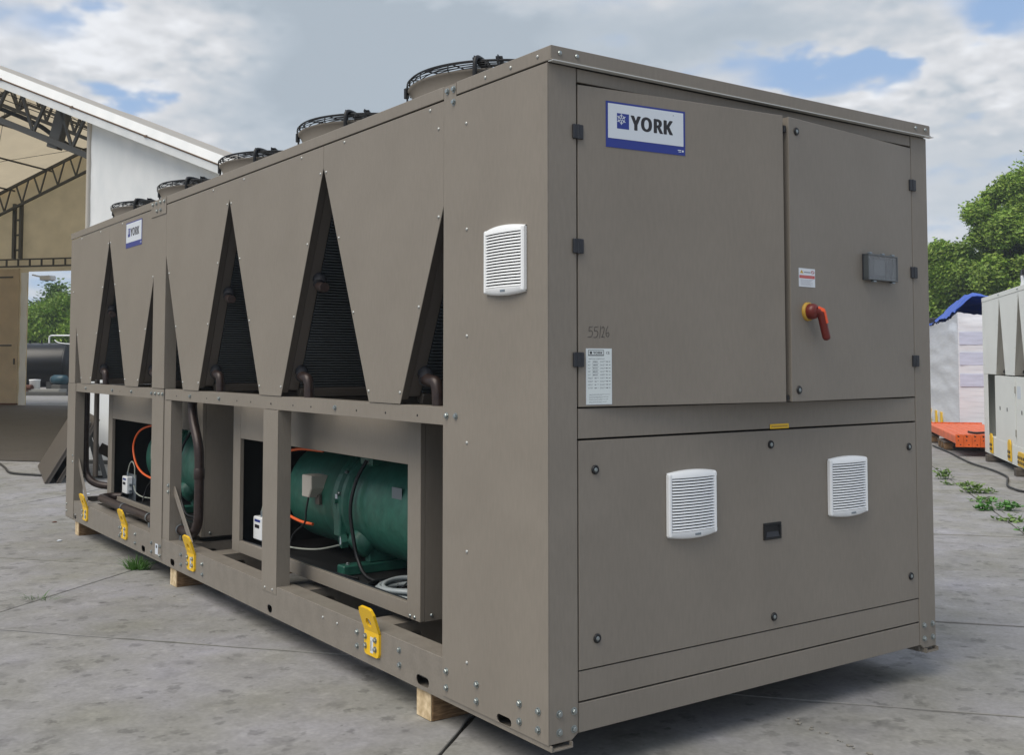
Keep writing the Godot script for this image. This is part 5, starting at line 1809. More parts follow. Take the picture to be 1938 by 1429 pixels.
# ------------------------------------------------------------------ things at the left, inside and beyond the tent
func build_left_background():
	# two long taupe panels leaning on a trestle
	for k in 2:
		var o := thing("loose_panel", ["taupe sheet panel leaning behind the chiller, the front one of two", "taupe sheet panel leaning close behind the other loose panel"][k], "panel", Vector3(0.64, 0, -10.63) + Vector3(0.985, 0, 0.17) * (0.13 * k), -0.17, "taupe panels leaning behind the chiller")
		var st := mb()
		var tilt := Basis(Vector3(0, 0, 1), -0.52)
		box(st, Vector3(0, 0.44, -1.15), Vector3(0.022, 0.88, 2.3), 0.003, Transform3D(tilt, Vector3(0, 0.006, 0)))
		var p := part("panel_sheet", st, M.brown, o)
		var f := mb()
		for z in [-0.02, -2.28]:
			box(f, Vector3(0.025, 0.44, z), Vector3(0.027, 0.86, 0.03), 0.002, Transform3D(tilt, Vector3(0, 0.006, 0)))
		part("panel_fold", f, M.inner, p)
	var tr := thing("trestle", "dark steel trestle propping the leaning panels, behind the chiller's far corner", "trestle", Vector3(1.32, 0, -11.4), -0.17)
	var ts := mb()
	span(ts, -0.05, 0.05, 0.62, 0.70, -0.6, 0.6, 0.005)
	part("trestle_beam", ts, M.steel, tr)
	for z in [-0.5, 0.5]:
		for s in [-1, 1]:
			var l := mb()
			bar(l, Vector3(0, 0.62, z), Vector3(s * 0.16, 0.0, z), 0.05, 0.05, Vector3(0, 0, 1))
			part("trestle_leg", l, M.steel, tr)
	# a cable lying on the concrete at the tent's mouth
	var cb := mb()
	var cp := []
	for q in [[9.2, -9.9], [8.7, -9.4], [8.2, -8.9], [8.05, -8.4], [8.0, -7.95], [8.1, -7.4]]:
		cp.append(grid(q[0], q[1], 0.018))
	tube(cb, curve(cp, 6), 0.014, 6)
	tag(part("ground_cable", cb, M.cable, self), "dark cable on the floor from the tent towards the leaning panels", "cable")
	# beyond the doorway
	var tank := thing("storage_tank", "black horizontal storage tank with domed end seen through the tent doorway", "tank", grid(38.6, -31.0), GRID_YAW + 0.42)
	var r := 1.0
	var body := mb()
	var ax := Transform3D(Basis(Vector3(0, -1, 0), Vector3(1, 0, 0), Vector3(0, 0, 1)), Vector3(0, 1.28, 0))
	lathe(body, [Vector2(0, -3.9), Vector2(0.6, -3.82), Vector2(0.9, -3.6), Vector2(r, -3.3), Vector2(r, -0.3), Vector2(r, 0.0)], 40, ax)
	part("tank_shell", body, M.tank, tank)
	var dome := mb()
	lathe(dome, [Vector2(r, 0.0), Vector2(r + 0.012, 0.0), Vector2(r + 0.012, 0.06), Vector2(0.93, 0.22), Vector2(0.72, 0.38), Vector2(0.4, 0.47), Vector2(0.0, 0.5)], 40, ax)
	part("tank_dome", dome, M.tank, tank)
	var mh := mb()
	lathe(mh, [Vector2(0.14, 0.4), Vector2(0.14, 0.52), Vector2(0.0, 0.53)], 16, ax * move(0.1, 0, 0.3))
	part("inspection_cover", mh, M.rubber, tank)
	for x in [-3.0, -0.6]:
		var sdl := mb()
		span(sdl, x - 0.1, x + 0.1, 0, 0.55, -0.7, 0.7, 0.01)
		part("tank_saddle", sdl, M.steel, tank)
	var vp := mb()
	tube(vp, curve([Vector3(-0.75, 2.28, 0.1), Vector3(-0.75, 2.52, 0.1), Vector3(-0.68, 2.60, 0.15), Vector3(-0.4, 2.62, 0.3), Vector3(1.4, 2.62, 0.5)], 5), 0.038, 8)
	tube(vp, curve([Vector3(-0.5, 2.42, 0.2), Vector3(-0.3, 2.3, 0.3), Vector3(0.2, 2.24, 0.4), Vector3(0.7, 2.3, 0.5), Vector3(1.2, 2.55, 0.5)], 5), 0.024, 8)
	part("white_pipe", vp, M.white, tank)
	var gr := mb()
	for i in 4:
		tube(gr, [Vector3(-2.6 + i * 0.5, 2.26, 0), Vector3(-2.6 + i * 0.5, 2.42, 0)], 0.04, 6)
	part("tank_nozzle", gr, M.rubber, tank)
	var mo := thing("electric_motor", "small teal electric motor lying before the black tank's end", "motor", grid(36.6, -29.85), GRID_YAW - 0.3)
	var ms := mb()
	lathe(ms, [Vector2(0, -0.4), Vector2(0.2, -0.38), Vector2(0.21, 0.3), Vector2(0.17, 0.34), Vector2(0.0, 0.34)], 20, Transform3D(Basis(Vector3(0, -1, 0), Vector3(-1, 0, 0), Vector3(0, 0, -1)), Vector3(0, 0.66, 0)))
	part("motor_body", ms, M.teal, mo)
	var mc := mb()
	lathe(mc, [Vector2(0.19, 0.342), Vector2(0.17, 0.44), Vector2(0.0, 0.45)], 20, Transform3D(Basis(Vector3(0, -1, 0), Vector3(-1, 0, 0), Vector3(0, 0, -1)), Vector3(0, 0.66, 0)))
	part("fan_cover", mc, M.galv, mo)
	var mf := mb()
	span(mf, -0.3, 0.35, 0.0, 0.45, -0.2, 0.2, 0.01)
	part("motor_base", mf, M.steel, mo)
	var wc := thing("white_drum", "small white drum standing before the black tank", "drum", grid(36.3, -30.85))
	var ws := mb()
	lathe(ws, [Vector2(0.0, 0.0), Vector2(0.22, 0.0), Vector2(0.22, 0.48), Vector2(0.24, 0.5), Vector2(0.24, 0.55), Vector2(0, 0.56)], 18, move(0, 0.12, 0))
	part("drum_body", ws, M.white, wc)
	var wb := mb()
	span(wb, -0.3, 0.3, 0.0, 0.119, -0.3, 0.3, 0.01)
	part("drum_base", wb, M.steel, wc)
	# low steel sections and scrap lying in a row
	var names := [["steel_beam", M.steel, "dark steel beam lying along the ground beyond the doorway"], ["rusty_pipe", M.rust, "short rusty pipe among scrap beyond the tent doorway"], ["steel_plate", M.pole, "pale flat steel offcut on the ground beyond the doorway"]]
	for k in 3:
		var o := thing(names[k][0], names[k][2], "scrap", grid(35.6 + 0.3 * k, [-31.0, -31.2, -30.2][k]), GRID_YAW + 0.08)
		var st := mb()
		if k == 0:
			span(st, -2.5, 2.2, 0.0, 0.16, -0.1, 0.1, 0.01)
		elif k == 1:
			tube(st, [Vector3(-0.6, 0.32, 0), Vector3(0.5, 0.32, 0)], 0.13, 10)
			span(st, -0.5, 0.4, 0.0, 0.2, -0.2, 0.2, 0.02)
		else:
			span(st, -0.7, 0.8, 0.0, 0.26, -0.3, 0.3, 0.02)
		part("scrap_piece", st, names[k][1], o)
	var pole := thing("utility_pole", "grey concrete pole standing beyond the tent doorway", "pole", grid(39.8, -31.35))
	var ps := mb()
	lathe(ps, [Vector2(0.20, 0.0), Vector2(0.13, 9.0), Vector2(0.0, 9.02)], 14)
	part("pole_shaft", ps, M.pole, pole)
	var pa := mb()
	span(pa, -0.8, 0.8, 8.6, 8.7, -0.05, 0.05, 0.005)
	part("cross_arm", pa, M.steel, pole)
	var wr := mb()
	tube(wr, curve([grid(39.8, -31.35, 8.65) , grid(40.2, -36.0, 7.9), grid(41.0, -46.0, 8.3)], 8), 0.012, 4)
	tag(part("overhead_wire", wr, M.cable, self), "thin overhead wire running left from the concrete pole", "wire")

# ------------------------------------------------------------------ things at the right
func build_right_background():
	cream_unit()
	# timber under it
	for k in 3:
		var z: float = [0.55, 2.6, 4.7][k]
		var o := thing("timber_block", ["grey timber block under the far corner of the cream chiller", "grey timber block under the middle of the cream chiller", "grey timber block under the near end of the cream chiller"][k], "timber block", grid(13.78 - z, 3.60), GRID_YAW, "timber blocks under the cream chiller")
		var st := mb()
		box(st, Vector3(1.1, 0.05, 0), Vector3(2.3, 0.098, 0.15), 0.004)
		part("block_body", st, M.oldwood, o)
	# orange rack beams, laid side by side on pallets
	var proto: Node3D = null
	for k in 8:
		var e := 3.30 + 0.118 * k
		var lab: String = ["leftmost orange rack beam of the row on the pallet, nearest the taupe chiller", "second orange rack beam from the left, on the pallet", "third orange rack beam from the left, on the pallet", "fourth orange rack beam from the left, beside the cream chiller", "fifth orange rack beam from the left, partly behind the cream chiller", "orange rack beam in the row, behind the cream chiller's corner", "second last orange rack beam of the row, behind the cream chiller", "last orange rack beam of the row, behind the cream chiller"][k]
		if proto == null:
			proto = thing("rack_beam", lab, "rack beam", grid(13.98, e), GRID_YAW, "orange rack beams on pallets")
			var b := mb()
			span(b, -0.052, 0.052, 0.19, 0.315, -3.50, -0.012, 0.008)
			part("beam_tube", b, M.orange, proto)
			for z in [0.0, -3.512]:
				var pl := mb()
				span(pl, -0.0575, 0.0575, 0.145, 0.335, z - 0.0055, z + 0.0055, 0.001)
				var po := part("end_plate", pl, M.orange, proto)
				for y in [0.18, 0.245, 0.30]:
					var h := mb()
					lathe(h, [Vector2(0.0095, 0.0), Vector2(0.0085, 0.0006), Vector2(0.0, 0.0004)], 10, Transform3D(Basis(Vector3(1, 0, 0), Vector3(0, 0, 1), Vector3(0, -1, 0)), Vector3(0.012 if y < 0.2 else -0.018, y, z + 0.0058)), -1)
					part("bolt_hole", h, M.black, po)
				var hk := mb()
				bar(hk, Vector3(-0.03, 0.318, z + 0.0062), Vector3(0.0, 0.30, z + 0.0062), 0.012, 0.001, Vector3(0, 0, 1), 0.0)
				part("hook_slot", hk, M.black, po)
		else:
			var d := proto.duplicate()
			d.name = "rack_beam"
			add_child(d, true)
			d.position = grid(13.98, e)
			d.set_meta("label", lab)
	for k in 2:
		var o := thing("pallet", ["grey wooden pallet under the near half of the orange beams", "grey wooden pallet under the far ends of the orange beams"][k], "pallet", grid([15.55, 17.2][k], 3.85), GRID_YAW, "pallets under the orange beams")
		for i in 5:
			var b := mb()
			box(b, Vector3(0, 0.132, -0.34 + i * 0.17), Vector3(1.25, 0.020, 0.11), 0.003)
			part("deck_board", b, M.oldwood, o)
		for x in [-0.55, 0.0, 0.55]:
			for z in [-0.32, 0.0, 0.32]:
				var b := mb()
				box(b, Vector3(x, 0.07, z), Vector3(0.13, 0.098, 0.13), 0.003)
				part("pallet_block", b, M.wood, o)
			var r := mb()
			box(r, Vector3(x, 0.01, 0), Vector3(0.12, 0.019, 0.80), 0.003)
			part("runner", r, M.oldwood, o)
	var sc := thing("dark_strap", "short dark strap lying on top of the orange beams", "strap", grid(14.45, 3.62, 0.317), GRID_YAW + 0.2)
	var ss := mb()
	tube(ss, curve([Vector3(-0.14, 0.035, 0), Vector3(-0.05, 0.018, 0.03), Vector3(0.08, 0.02, 0.0), Vector3(0.16, 0.03, 0.03)], 5), 0.018, 7)
	part("strap_body", ss, M.cable, sc)
	wrapped_unit()
	# cable snaking across the slabs
	var pts := []
	for q in [[15.94, 3.15], [15.1, 3.19], [14.34, 3.23], [13.4, 3.24], [12.59, 3.27], [11.65, 3.38], [10.9, 3.40], [10.3, 3.30], [9.85, 3.22], [9.55, 3.22], [9.24, 3.30], [8.9, 3.7]]:
		pts.append(grid(q[0], q[1], 0.020))
	var cb := mb()
	tube(cb, curve(pts, 6), 0.013, 6)
	tag(part("ground_cable", cb, M.cable, self), "black cable snaking over the slabs beside the cream chiller", "cable")

func cream_unit():
	var H := 2.30
	var c := thing("cream_chiller", "cream chiller with V-shaped side panels and yellow lugs, at the right edge", "chiller", grid(13.78, 3.63, 0.10), GRID_YAW)
	var Z := 5.4
	var WD := 2.2
	var st := mb()
	sheet(st, rect(0, 0.0, Z, 0.26), 0.006, long_face(-0.004))
	span(st, 0.003, WD, 0.0, 0.25, 0.003, Z, 0.0)
	part("base_rail", st, M.cream, c)
	# upper panels between triangular openings
	var ap := [1.36, 2.64, 3.92, 5.2]
	var hf := func(y: float) -> float: return 0.318 * (2.235 - y)
	var yb := 1.165
	var prev := 0.0
	for k in ap.size():
		var s := mb()
		var h: float = hf.call(yb)
		var poly := PackedVector2Array()
		if k == 0:
			poly = PackedVector2Array([Vector2(0, yb), Vector2(ap[0] - h, yb), Vector2(ap[0] - 0.002, 2.235), Vector2(0, 2.235)])
		else:
			poly = PackedVector2Array([Vector2(prev + h, yb), Vector2(ap[k] - h, yb), Vector2(ap[k] - 0.002, 2.235), Vector2(prev + 0.002, 2.235)])
		sheet(s, poly, 0.004, long_face(-0.004))
		var po := part("side_panel", s, M.cream, c)
		prev = ap[k]
		# the flange lining the opening and the dark coil within
		var fl := mb()
		var a := Vector3(0.0, yb, ap[k] - h)
		var b := Vector3(0.0, 2.22, ap[k] - 0.004)
		face(fl, [a, b, b + Vector3(0.11, 0, 0.0), a + Vector3(0.11, 0, 0.02)], Vector3(0, -0.3, 1))
		part("panel_flange", fl, M.creamflange, po)
		var f2 := mb()
		face(f2, [a + Vector3(0.11, 0, 0.02), b + Vector3(0.11, 0, 0), b + Vector3(0.24, 0, 0), a + Vector3(0.24, 0, 0.03)], Vector3(0, -0.3, 1))
		part("coil_header", f2, M.offwhite, po)
		var co := mb()
		face(co, [a + Vector3(0.24, 0, 0.03), b + Vector3(0.24, 0, 0), b + Vector3(WD - 0.2, 0, 0), a + Vector3(WD - 0.2, 0, 0.03)], Vector3(0, -0.3, 1))
		part("condenser_coil", co, M.coilback, po)
		for y in [1.20, 1.52, 1.86, 2.18]:
			put("rivet", rivet_mesh, po, long_face(-0.0042) * move(ap[k] - hf.call(y) - 0.03, y, 0))
		var pk := mb()
		tube(pk, curve([Vector3(0.12, 1.24, ap[k] - h + 0.06), Vector3(0.08, 1.20, ap[k] - h + 0.12), Vector3(0.10, 1.17, ap[k]), Vector3(0.12, 1.12, ap[k] + 0.12)], 5), 0.012, 7)
		part("black_lead", pk, M.rubber, po)
	for y in [0.5, 0.9, 1.3, 1.7, 2.1]:
		put("rivet", rivet_mesh, c, long_face(-0.0042) * move(0.10, y, 0))
	# top edge, deck, ends
	var tp := mb()
	span(tp, -0.008, 0.0, 2.238, H, -0.005, Z, 0.002)
	span(tp, 0.001, WD, H - 0.02, H - 0.012, 0.0, Z, 0.0)
	part("roof_edge", tp, M.cream, c)
	for z in [1.36, 2.64, 3.92]:
		for q in [[-0.03, 2.27], [0.03, 2.27]]:
			put("bolt", bolt_mesh, c, long_face(-0.0082) * move(z + q[0], q[1], 0))
	var en := mb()
	span(en, 0.0, WD, 0.2505, H - 0.021, 0.0, 0.02, 0.002)
	part("end_sheet", en, M.cream, c)
	var e2 := mb()
	span(e2, 0.001, WD, 0.2505, H - 0.021, Z - 0.02, Z, 0.002)
	part("end_sheet", e2, M.cream, c)
	var bk := mb()
	span(bk, WD + 0.001, WD + 0.02, 0.0, H - 0.03, 0.0, Z, 0.002)
	part("back_sheet", bk, M.cream, c)
	# lower section: corner post, recess, door leaves
	var lw := mb()
	sheet(lw, rect(0, 0.2605, 0.36, 1.162), 0.004, long_face(-0.004))
	part("corner_post", lw, M.cream, c)
	var rv := mb()
	span(rv, 0.10, 0.104, 0.26, 1.16, 0.3605, 0.95, 0.0)
	part("recess_sheet", rv, M.creamflange, c)
	for q in [[0.90, 2.30], [2.345, 3.70], [3.745, 5.2]]:
		var d := mb()
		sheet(d, rect(q[0], 0.2605, q[1], 1.15), 0.02, long_face(-0.001))
		var dor := part("bay_door", d, M.cream, c)
		for y in [0.42, 0.98]:
			var h := mb()
			box(h, Vector3(-0.006, y, q[1] + 0.022), Vector3(0.012, 0.09, 0.04), 0.003)
			part("door_hinge", h, M.creamflange, dor)
		for z in [q[0] + 0.35, q[0] + 0.85]:
			var h := mb()
			box(h, Vector3(-0.0015, 0.70, z), Vector3(0.004, 0.05, 0.05), 0.0)
			part("door_latch", h, M.rubber, dor)
		var tagp := mb()
		box(tagp, Vector3(-0.0015, 0.95, q[0] + 0.2 if q[0] > 2 else q[0] + 1.2), Vector3(0.002, 0.16, 0.22), 0.0)
		if q[0] > 2:
			part("paper_label", tagp, M.label, dor)
	# lugs: perforated yellow straps
	for q in [[0.50, 0.03, 0.21, 0.31], [1.82, 0.03, 0.21, 0.31], [2.46, 0.02, 0.80, 0.20], [4.4, 0.03, 0.21, 0.31]]:
		var l := mb()
		var z0: float = q[0]
		var wz: float = q[2]
		sheet(l, PackedVector2Array([Vector2(z0, q[1]), Vector2(z0 + wz, q[1]), Vector2(z0 + wz, q[3] - 0.05), Vector2(z0 + wz - 0.05, q[3]), Vector2(z0 + 0.05, q[3]), Vector2(z0, q[3] - 0.05)]), 0.012, long_face(-0.022))
		var lo := part("lifting_lug", l, M.yellow, c)
		var n := 2 if wz < 0.5 else 7
		for i in n:
			for y in [0.07, 0.13]:
				put("lug_bolt", bolt_hole_mesh(), lo, long_face(-0.0222) * move(z0 + wz * (i + 0.5) / n, y + (0.02 if wz < 0.5 else 0.0), 0))
	# fans on the roof
	for z in [2.35, 3.65]:
		var f := mb()
		lathe(f, [Vector2(0.47, 0.0), Vector2(0.45, 0.10), Vector2(0.46, 0.17), Vector2(0.44, 0.17), Vector2(0.42, 0.0)], 32, move(0.55, H - 0.012, z))
		var fo := part("fan", f, M.white, c)
		var g := mb()
		for r in [0.46, 0.40, 0.34, 0.28, 0.22, 0.16, 0.10]:
			var gp := []
			for i in 33:
				gp.append(Vector3(0.55 + cos(TAU * i / 32) * r, H + 0.175, z + sin(TAU * i / 32) * r))
			tube(g, gp, 0.006, 5, false)
		for k in 8:
			var d := Vector3(cos(TAU * k / 8), 0, sin(TAU * k / 8))
			tube(g, [Vector3(0.55, H + 0.18, z) + d * 0.1, Vector3(0.55, H + 0.18, z) + d * 0.465, Vector3(0.55, H + 0.10, z) + d * 0.465], 0.006, 5)
		box(g, Vector3(0.55 - 0.40, H + 0.19, z + 0.15), Vector3(0.16, 0.07, 0.12), 0.01)
		part("fan_guard", g, M.wire, fo)

var _hole: ArrayMesh
func bolt_hole_mesh() -> ArrayMesh:
	if _hole == null:
		var h := mb()
		lathe(h, [Vector2(0.022, 0.0), Vector2(0.021, 0.008), Vector2(0.0, 0.009)], 8, Transform3D(Basis(Vector3(1, 0, 0), Vector3(0, 0, 1), Vector3(0, -1, 0)), Vector3.ZERO), -1)
		_hole = mesh_of(h, M.print)
	return _hole

# a unit wrapped in stretch film, a blue sheet over its top
func wrapped_unit():
	var o := thing("wrapped_unit", "tall crated unit wrapped in white stretch film behind the orange beams", "wrapped crate", grid(17.85, 3.86), GRID_YAW)
	var wob := FastNoiseLite.new()
	wob.seed = 8
	wob.frequency = 0.9
	wob.fractal_octaves = 3
	var WX := 2.3
	var DZ := 5.0
	var topy := func(x: float, z: float) -> float:
		var corner := exp(-(x * x + z * z) * 1.6)
		return 2.28 + 0.09 * corner - 0.03 * smoothstep(0.2, 2.0, -z) - 0.10 * smoothstep(0.1, 0.9, x) + 0.05 * wob.get_noise_2d(x * 3.0, z * 3.0)
	var st := mb()
	var n := 40
	var m := 34
	# near and left faces (local x to the right, -z away)
	for f in 2:
		var P := func(i: int, j: int) -> Vector3:
			var u: float = float(i) / n
			var x: float = u * WX if f == 0 else 0.0
			var z: float = 0.0 if f == 0 else -u * DZ
			var y: float = 0.14 + (topy.call(x, z) - 0.14) * j / m
			var d := 0.03 * wob.get_noise_3d(x * 0.4, y * 3.0, z * 0.3 + f * 9) + 0.010 * wob.get_noise_3d(x * 0.5 + z * 0.5, y * 11.0, 4.0)
			d *= smoothstep(0.0, 0.08, u)
			return Vector3(x + (-d if f == 1 else 0.0), y, z + (d if f == 0 else 0.0))
		for i in n:
			for j in m:
				face(st, [P.call(i, j), P.call(i + 1, j), P.call(i + 1, j + 1), P.call(i, j + 1)], Vector3(0, 0, 1) if f == 0 else Vector3(-1, 0, 0), f + 1)
	span(st, 0.06, WX, 0.14, 2.15, -DZ, -0.06, 0.0)
	part("film_wrap", st, M.film, o)
	var bd := mb()
	for y in [0.98, 1.38, 1.76]:
		span(bd, 0.02, WX, y, y + 0.24, 0.008, 0.016, 0.004)
	part("showing_band", bd, layered(std(Color(0.84, 0.86, 0.94), 0.3), noise_tex(256, 0.02, 3, grey(0.86), grey(1.0), 81), Vector3(0.6, 3.0, 0.6), null, Vector3.ONE), o)
	var ba := mb()
	span(ba, 0.0, WX, 0.0, 0.135, -DZ, 0.0, 0.005)
	part("base_rail", ba, M.cream, o)
	for z in [-2.4, -3.2, -4.2]:
		var l := mb()
		span(l, -0.03, -0.005, 0.05, 0.40, z - 0.13, z + 0.13, 0.004)
		part("lifting_lug", l, M.yellow, o)
	# blue sheet
	var t := thing("blue_tarpaulin", "blue tarpaulin bunched over the top of the film-wrapped unit", "tarpaulin", grid(17.85, 3.86), GRID_YAW)
	var ts := mb()
	var Q := func(i: int, j: int) -> Vector3:
		var u := i / 24.0
		var v := j / 30.0
		var x := -0.02 + u * 2.3
		var z := -0.06 - v * 4.4
		var hump := smoothstep(-0.04, 0.16, u) * smoothstep(1.25, 0.7, u) * (0.70 + 0.30 * smoothstep(0.0, 0.12, v)) * smoothstep(1.0, 0.45, v)
		var y: float = topy.call(maxf(x, 0.0), z) + 0.01 + 0.34 * hump + 0.10 * smoothstep(0.0, 0.1, u) * smoothstep(1.0, 0.8, v) + 0.05 * wob.get_noise_2d(x * 2.0 + z, z * 2.4) + 0.035 * absf(wob.get_noise_2d(x * 5.0 - z * 4.0, z * 2.0))
		return Vector3(x, y, z)
	for i in 24:
		for j in 30:
			face(ts, [Q.call(i, j), Q.call(i + 1, j), Q.call(i + 1, j + 1), Q.call(i, j + 1)], Vector3.UP, 1)
	part("tarpaulin_sheet", ts, M.tarp, t)

# ------------------------------------------------------------------ trees
func leaf_cluster(sd: int, spread: float, size: float, count: int, long := 1.5) -> ArrayMesh:
	var r := RandomNumberGenerator.new()
	r.seed = sd
	var st := mb()
	for i in count:
		var p := Vector3(r.randfn(), r.randfn() * 0.7, r.randfn()) * spread
		var a := Vector3(r.randf_range(-1, 1), r.randf_range(-0.9, 0.35), r.randf_range(-1, 1)).normalized()
		var b := a.cross(Vector3(r.randf_range(-1, 1), r.randf_range(-0.2, 1.2), r.randf_range(-1, 1))).normalized()
		var nn := a.cross(b).normalized()
		var s := size * r.randf_range(0.7, 1.3)
		var tip := p + a * s * long
		var mid := p + a * s * long * 0.5 + nn * s * 0.12
		face(st, [p, mid + b * s * 0.42, tip], nn)
		face(st, [p, tip, mid - b * s * 0.42], nn)
	st.generate_normals()
	return st.commit()

func tree(called: String, label: String, at: Vector3, height: float, radius: float, bottom: float, sd: int, leafmat: Material, density: int, leaf := 0.13, group := ""):
	var o := thing(called, label, "tree", at, 0.0, group)
	var r := RandomNumberGenerator.new()
	r.seed = sd
	var tr := mb()
	var pts := []
	for i in 8:
		var t := i / 7.0
		pts.append(Vector3(r.randfn() * 0.06 * t * height * 0.15, t * height * 0.72, r.randfn() * 0.06 * t * height * 0.15))
	for i in 7:
		tube_taper(tr, pts[i], pts[i + 1], height * 0.022 * (1.0 - i / 8.0), height * 0.022 * (1.0 - (i + 1) / 8.0))
	part("trunk", tr, M.bark, o)
	# lobes of foliage spread through an egg-shaped crown, a limb to each
	var lobes := []
	var cy := (height + bottom) / 2
	var hh := (height - bottom) / 2
	var tries := 0
	while lobes.size() < 92 and tries < 4000:
		tries += 1
		var d := Vector3(r.randfn(), r.randfn(), r.randfn()).normalized()
		var q := pow(r.randf(), 0.45)
		var p := Vector3(d.x * radius * q, cy + d.y * hh * q, d.z * radius * q)
		var k := 1.0 - 0.35 * clampf((p.y - cy) / hh, 0.0, 1.0)
		p.x *= k
		p.z *= k
		var s: float = radius * r.randf_range(0.13, 0.27)
		lobes.append([p, s])
	var limb := mb()
	for l in lobes:
		var base: Vector3 = pts[clampi(int((l[0].y * 0.62) / (height * 0.72) * 7), 1, 6)]
		tube_taper(limb, base, base.lerp(l[0], 0.55) + Vector3(0, 0.1, 0), height * 0.008, height * 0.005)
		tube_taper(limb, base.lerp(l[0], 0.55) + Vector3(0, 0.1, 0), l[0], height * 0.005, height * 0.002)
	part("limb", limb, M.bark, o)
	var mm := MultiMesh.new()
	mm.transform_format = MultiMesh.TRANSFORM_3D
	mm.use_colors = true
	mm.mesh = leaf_cluster(sd + 5, leaf * 1.7, leaf, 11)
	mm.instance_count = density
	for i in density:
		var l = lobes[r.randi_range(0, lobes.size() - 1)]
		var d := Vector3(r.randfn(), r.randfn() * 0.8, r.randfn()).normalized()
		var rr: float = l[1] * pow(r.randf(), 0.38) * r.randf_range(0.85, 1.12) * (1.35 if r.randf() < 0.12 else 1.0)
		var p: Vector3 = l[0] + d * rr
		p.y -= 0.10 * l[1]
		var b := Basis.from_euler(Vector3(r.randf_range(-0.5, 0.5), r.randf() * TAU, r.randf_range(-0.5, 0.5))).scaled(Vector3.ONE * r.randf_range(0.75, 1.25))
		mm.set_instance_transform(i, Transform3D(b, p))
		var tone: float = r.randf_range(0.66, 1.15) * (0.86 + 0.28 * fposmod(l[1] * 37.0, 1.0))
		mm.set_instance_color(i, Color(tone * r.randf_range(0.9, 1.12), tone, tone * r.randf_range(0.8, 1.0)))
	var mi := MultiMeshInstance3D.new()
	mi.name = "crown"
	mi.multimesh = mm
	mi.material_override = leafmat
	mi.set_meta("kind", "stuff")
	o.add_child(mi, true)

func tube_taper(st: SurfaceTool, p: Vector3, q: Vector3, r0: float, r1: float):
	lathe(st, [Vector2(r0, 0), Vector2(r1, p.distance_to(q))], 8, Transform3D(along(q - p), p))

func build_trees():
	tree("lime_tree", "tall dense green tree at right edge, the largest of the row", grid(41.0, 12.3), 11.4, 3.5, 1.3, 101, M.leaf[0], 46000, 0.085, "trees behind the cream chiller")
	tree("lime_tree", "green tree whose slope of foliage meets the taupe chiller's edge", grid(40.5, 9.0), 8.4, 2.2, 0.9, 102, M.leaf[0], 30000, 0.082, "trees behind the cream chiller")
	tree("lime_tree", "lighter green lower tree just above the cream chiller", grid(36.0, 10.9), 5.6, 2.0, 0.9, 103, M.leaf[1], 14000, 0.08, "trees behind the cream chiller")
	tree("lime_tree", "dark green tree standing behind the film-wrapped unit", grid(42.0, 6.9), 6.4, 1.8, 0.8, 104, M.leaf[0], 20000, 0.082, "trees behind the cream chiller")
	tree("lime_tree", "dark green tree mostly hidden behind the right-hand trees", grid(46.5, 15.5), 10.5, 4.0, 1.0, 105, M.leaf[2], 7000, 0.17, "trees behind the cream chiller")
	# beyond the tent doorway
	for q in [[56.0, -45.2, 5.4, 2.6, 201, 0, "bushy green tree left of the pole beyond the tent doorway"], [58.0, -41.8, 5.9, 2.7, 202, 1, "light green tree just left of the pole beyond the doorway"], [60.0, -48.5, 6.6, 2.5, 203, 2, "thin-topped tree at the doorway's left edge"], [57.0, -38.6, 5.2, 2.5, 204, 0, "green tree right of the pole beyond the doorway"]]:
		tree("bushy_tree", q[6], grid(q[0], q[1]), q[2], q[3], 0.3, q[4], M.leaf[q[5]], 3800, 0.15, "trees beyond the tent doorway")
	var ws := thing("low_shed", "low dark-roofed shed glimpsed beside the film-wrapped unit", "shed", grid(36.0, 3.6), GRID_YAW)
	var wl := mb()
	span(wl, -3.0, 3.0, 0.0, 2.5, -1.5, 1.5, 0.02)
	part("wall", wl, M.pole, ws)
	var wr := mb()
	span(wr, -3.2, 3.2, 2.502, 2.9, -1.7, 1.7, 0.05)
	part("roof", wr, M.rubber, ws)

# ------------------------------------------------------------------ weeds and litter
func tuft(called: String, label: String, at: Vector3, spread: float, h: float, blades: int, sd: int, along_e := 1.0, group := ""):
	var o := thing(called, label, "grass tuft", at, GRID_YAW, group)
	var r := RandomNumberGenerator.new()
	r.seed = sd
	var st := mb()
	for i in blades:
		var a := r.randf() * TAU
		var q := sqrt(r.randf()) * spread
		var p := Vector3(cos(a) * q * along_e, 0.0, sin(a) * q * 0.45)
		var lean := Vector3(p.x * 1.2 + r.randfn() * spread * 0.35, 0, p.z * 1.2 + r.randfn() * spread * 0.35)
		var hh := h * r.randf_range(0.45, 1.1) * (1.0 - 0.4 * q / spread)
		var w := h * 0.028
		var side := Vector3(cos(a * 3.1), 0, sin(a * 3.1)) * w
		var mid := p + lean * 0.35 + Vector3(0, hh * 0.6, 0)
		var tip := p + lean + Vector3(0, hh, 0)
		face(st, [p - side, p + side, mid + side * 0.7, mid - side * 0.7], Vector3(0, 0.3, 1))
		face(st, [mid - side * 0.7, mid + side * 0.7, tip], Vector3(0, 0.3, 1))
	var b := part("grass_blades", st, M.grass, o)
	b.set_meta("kind", "stuff")

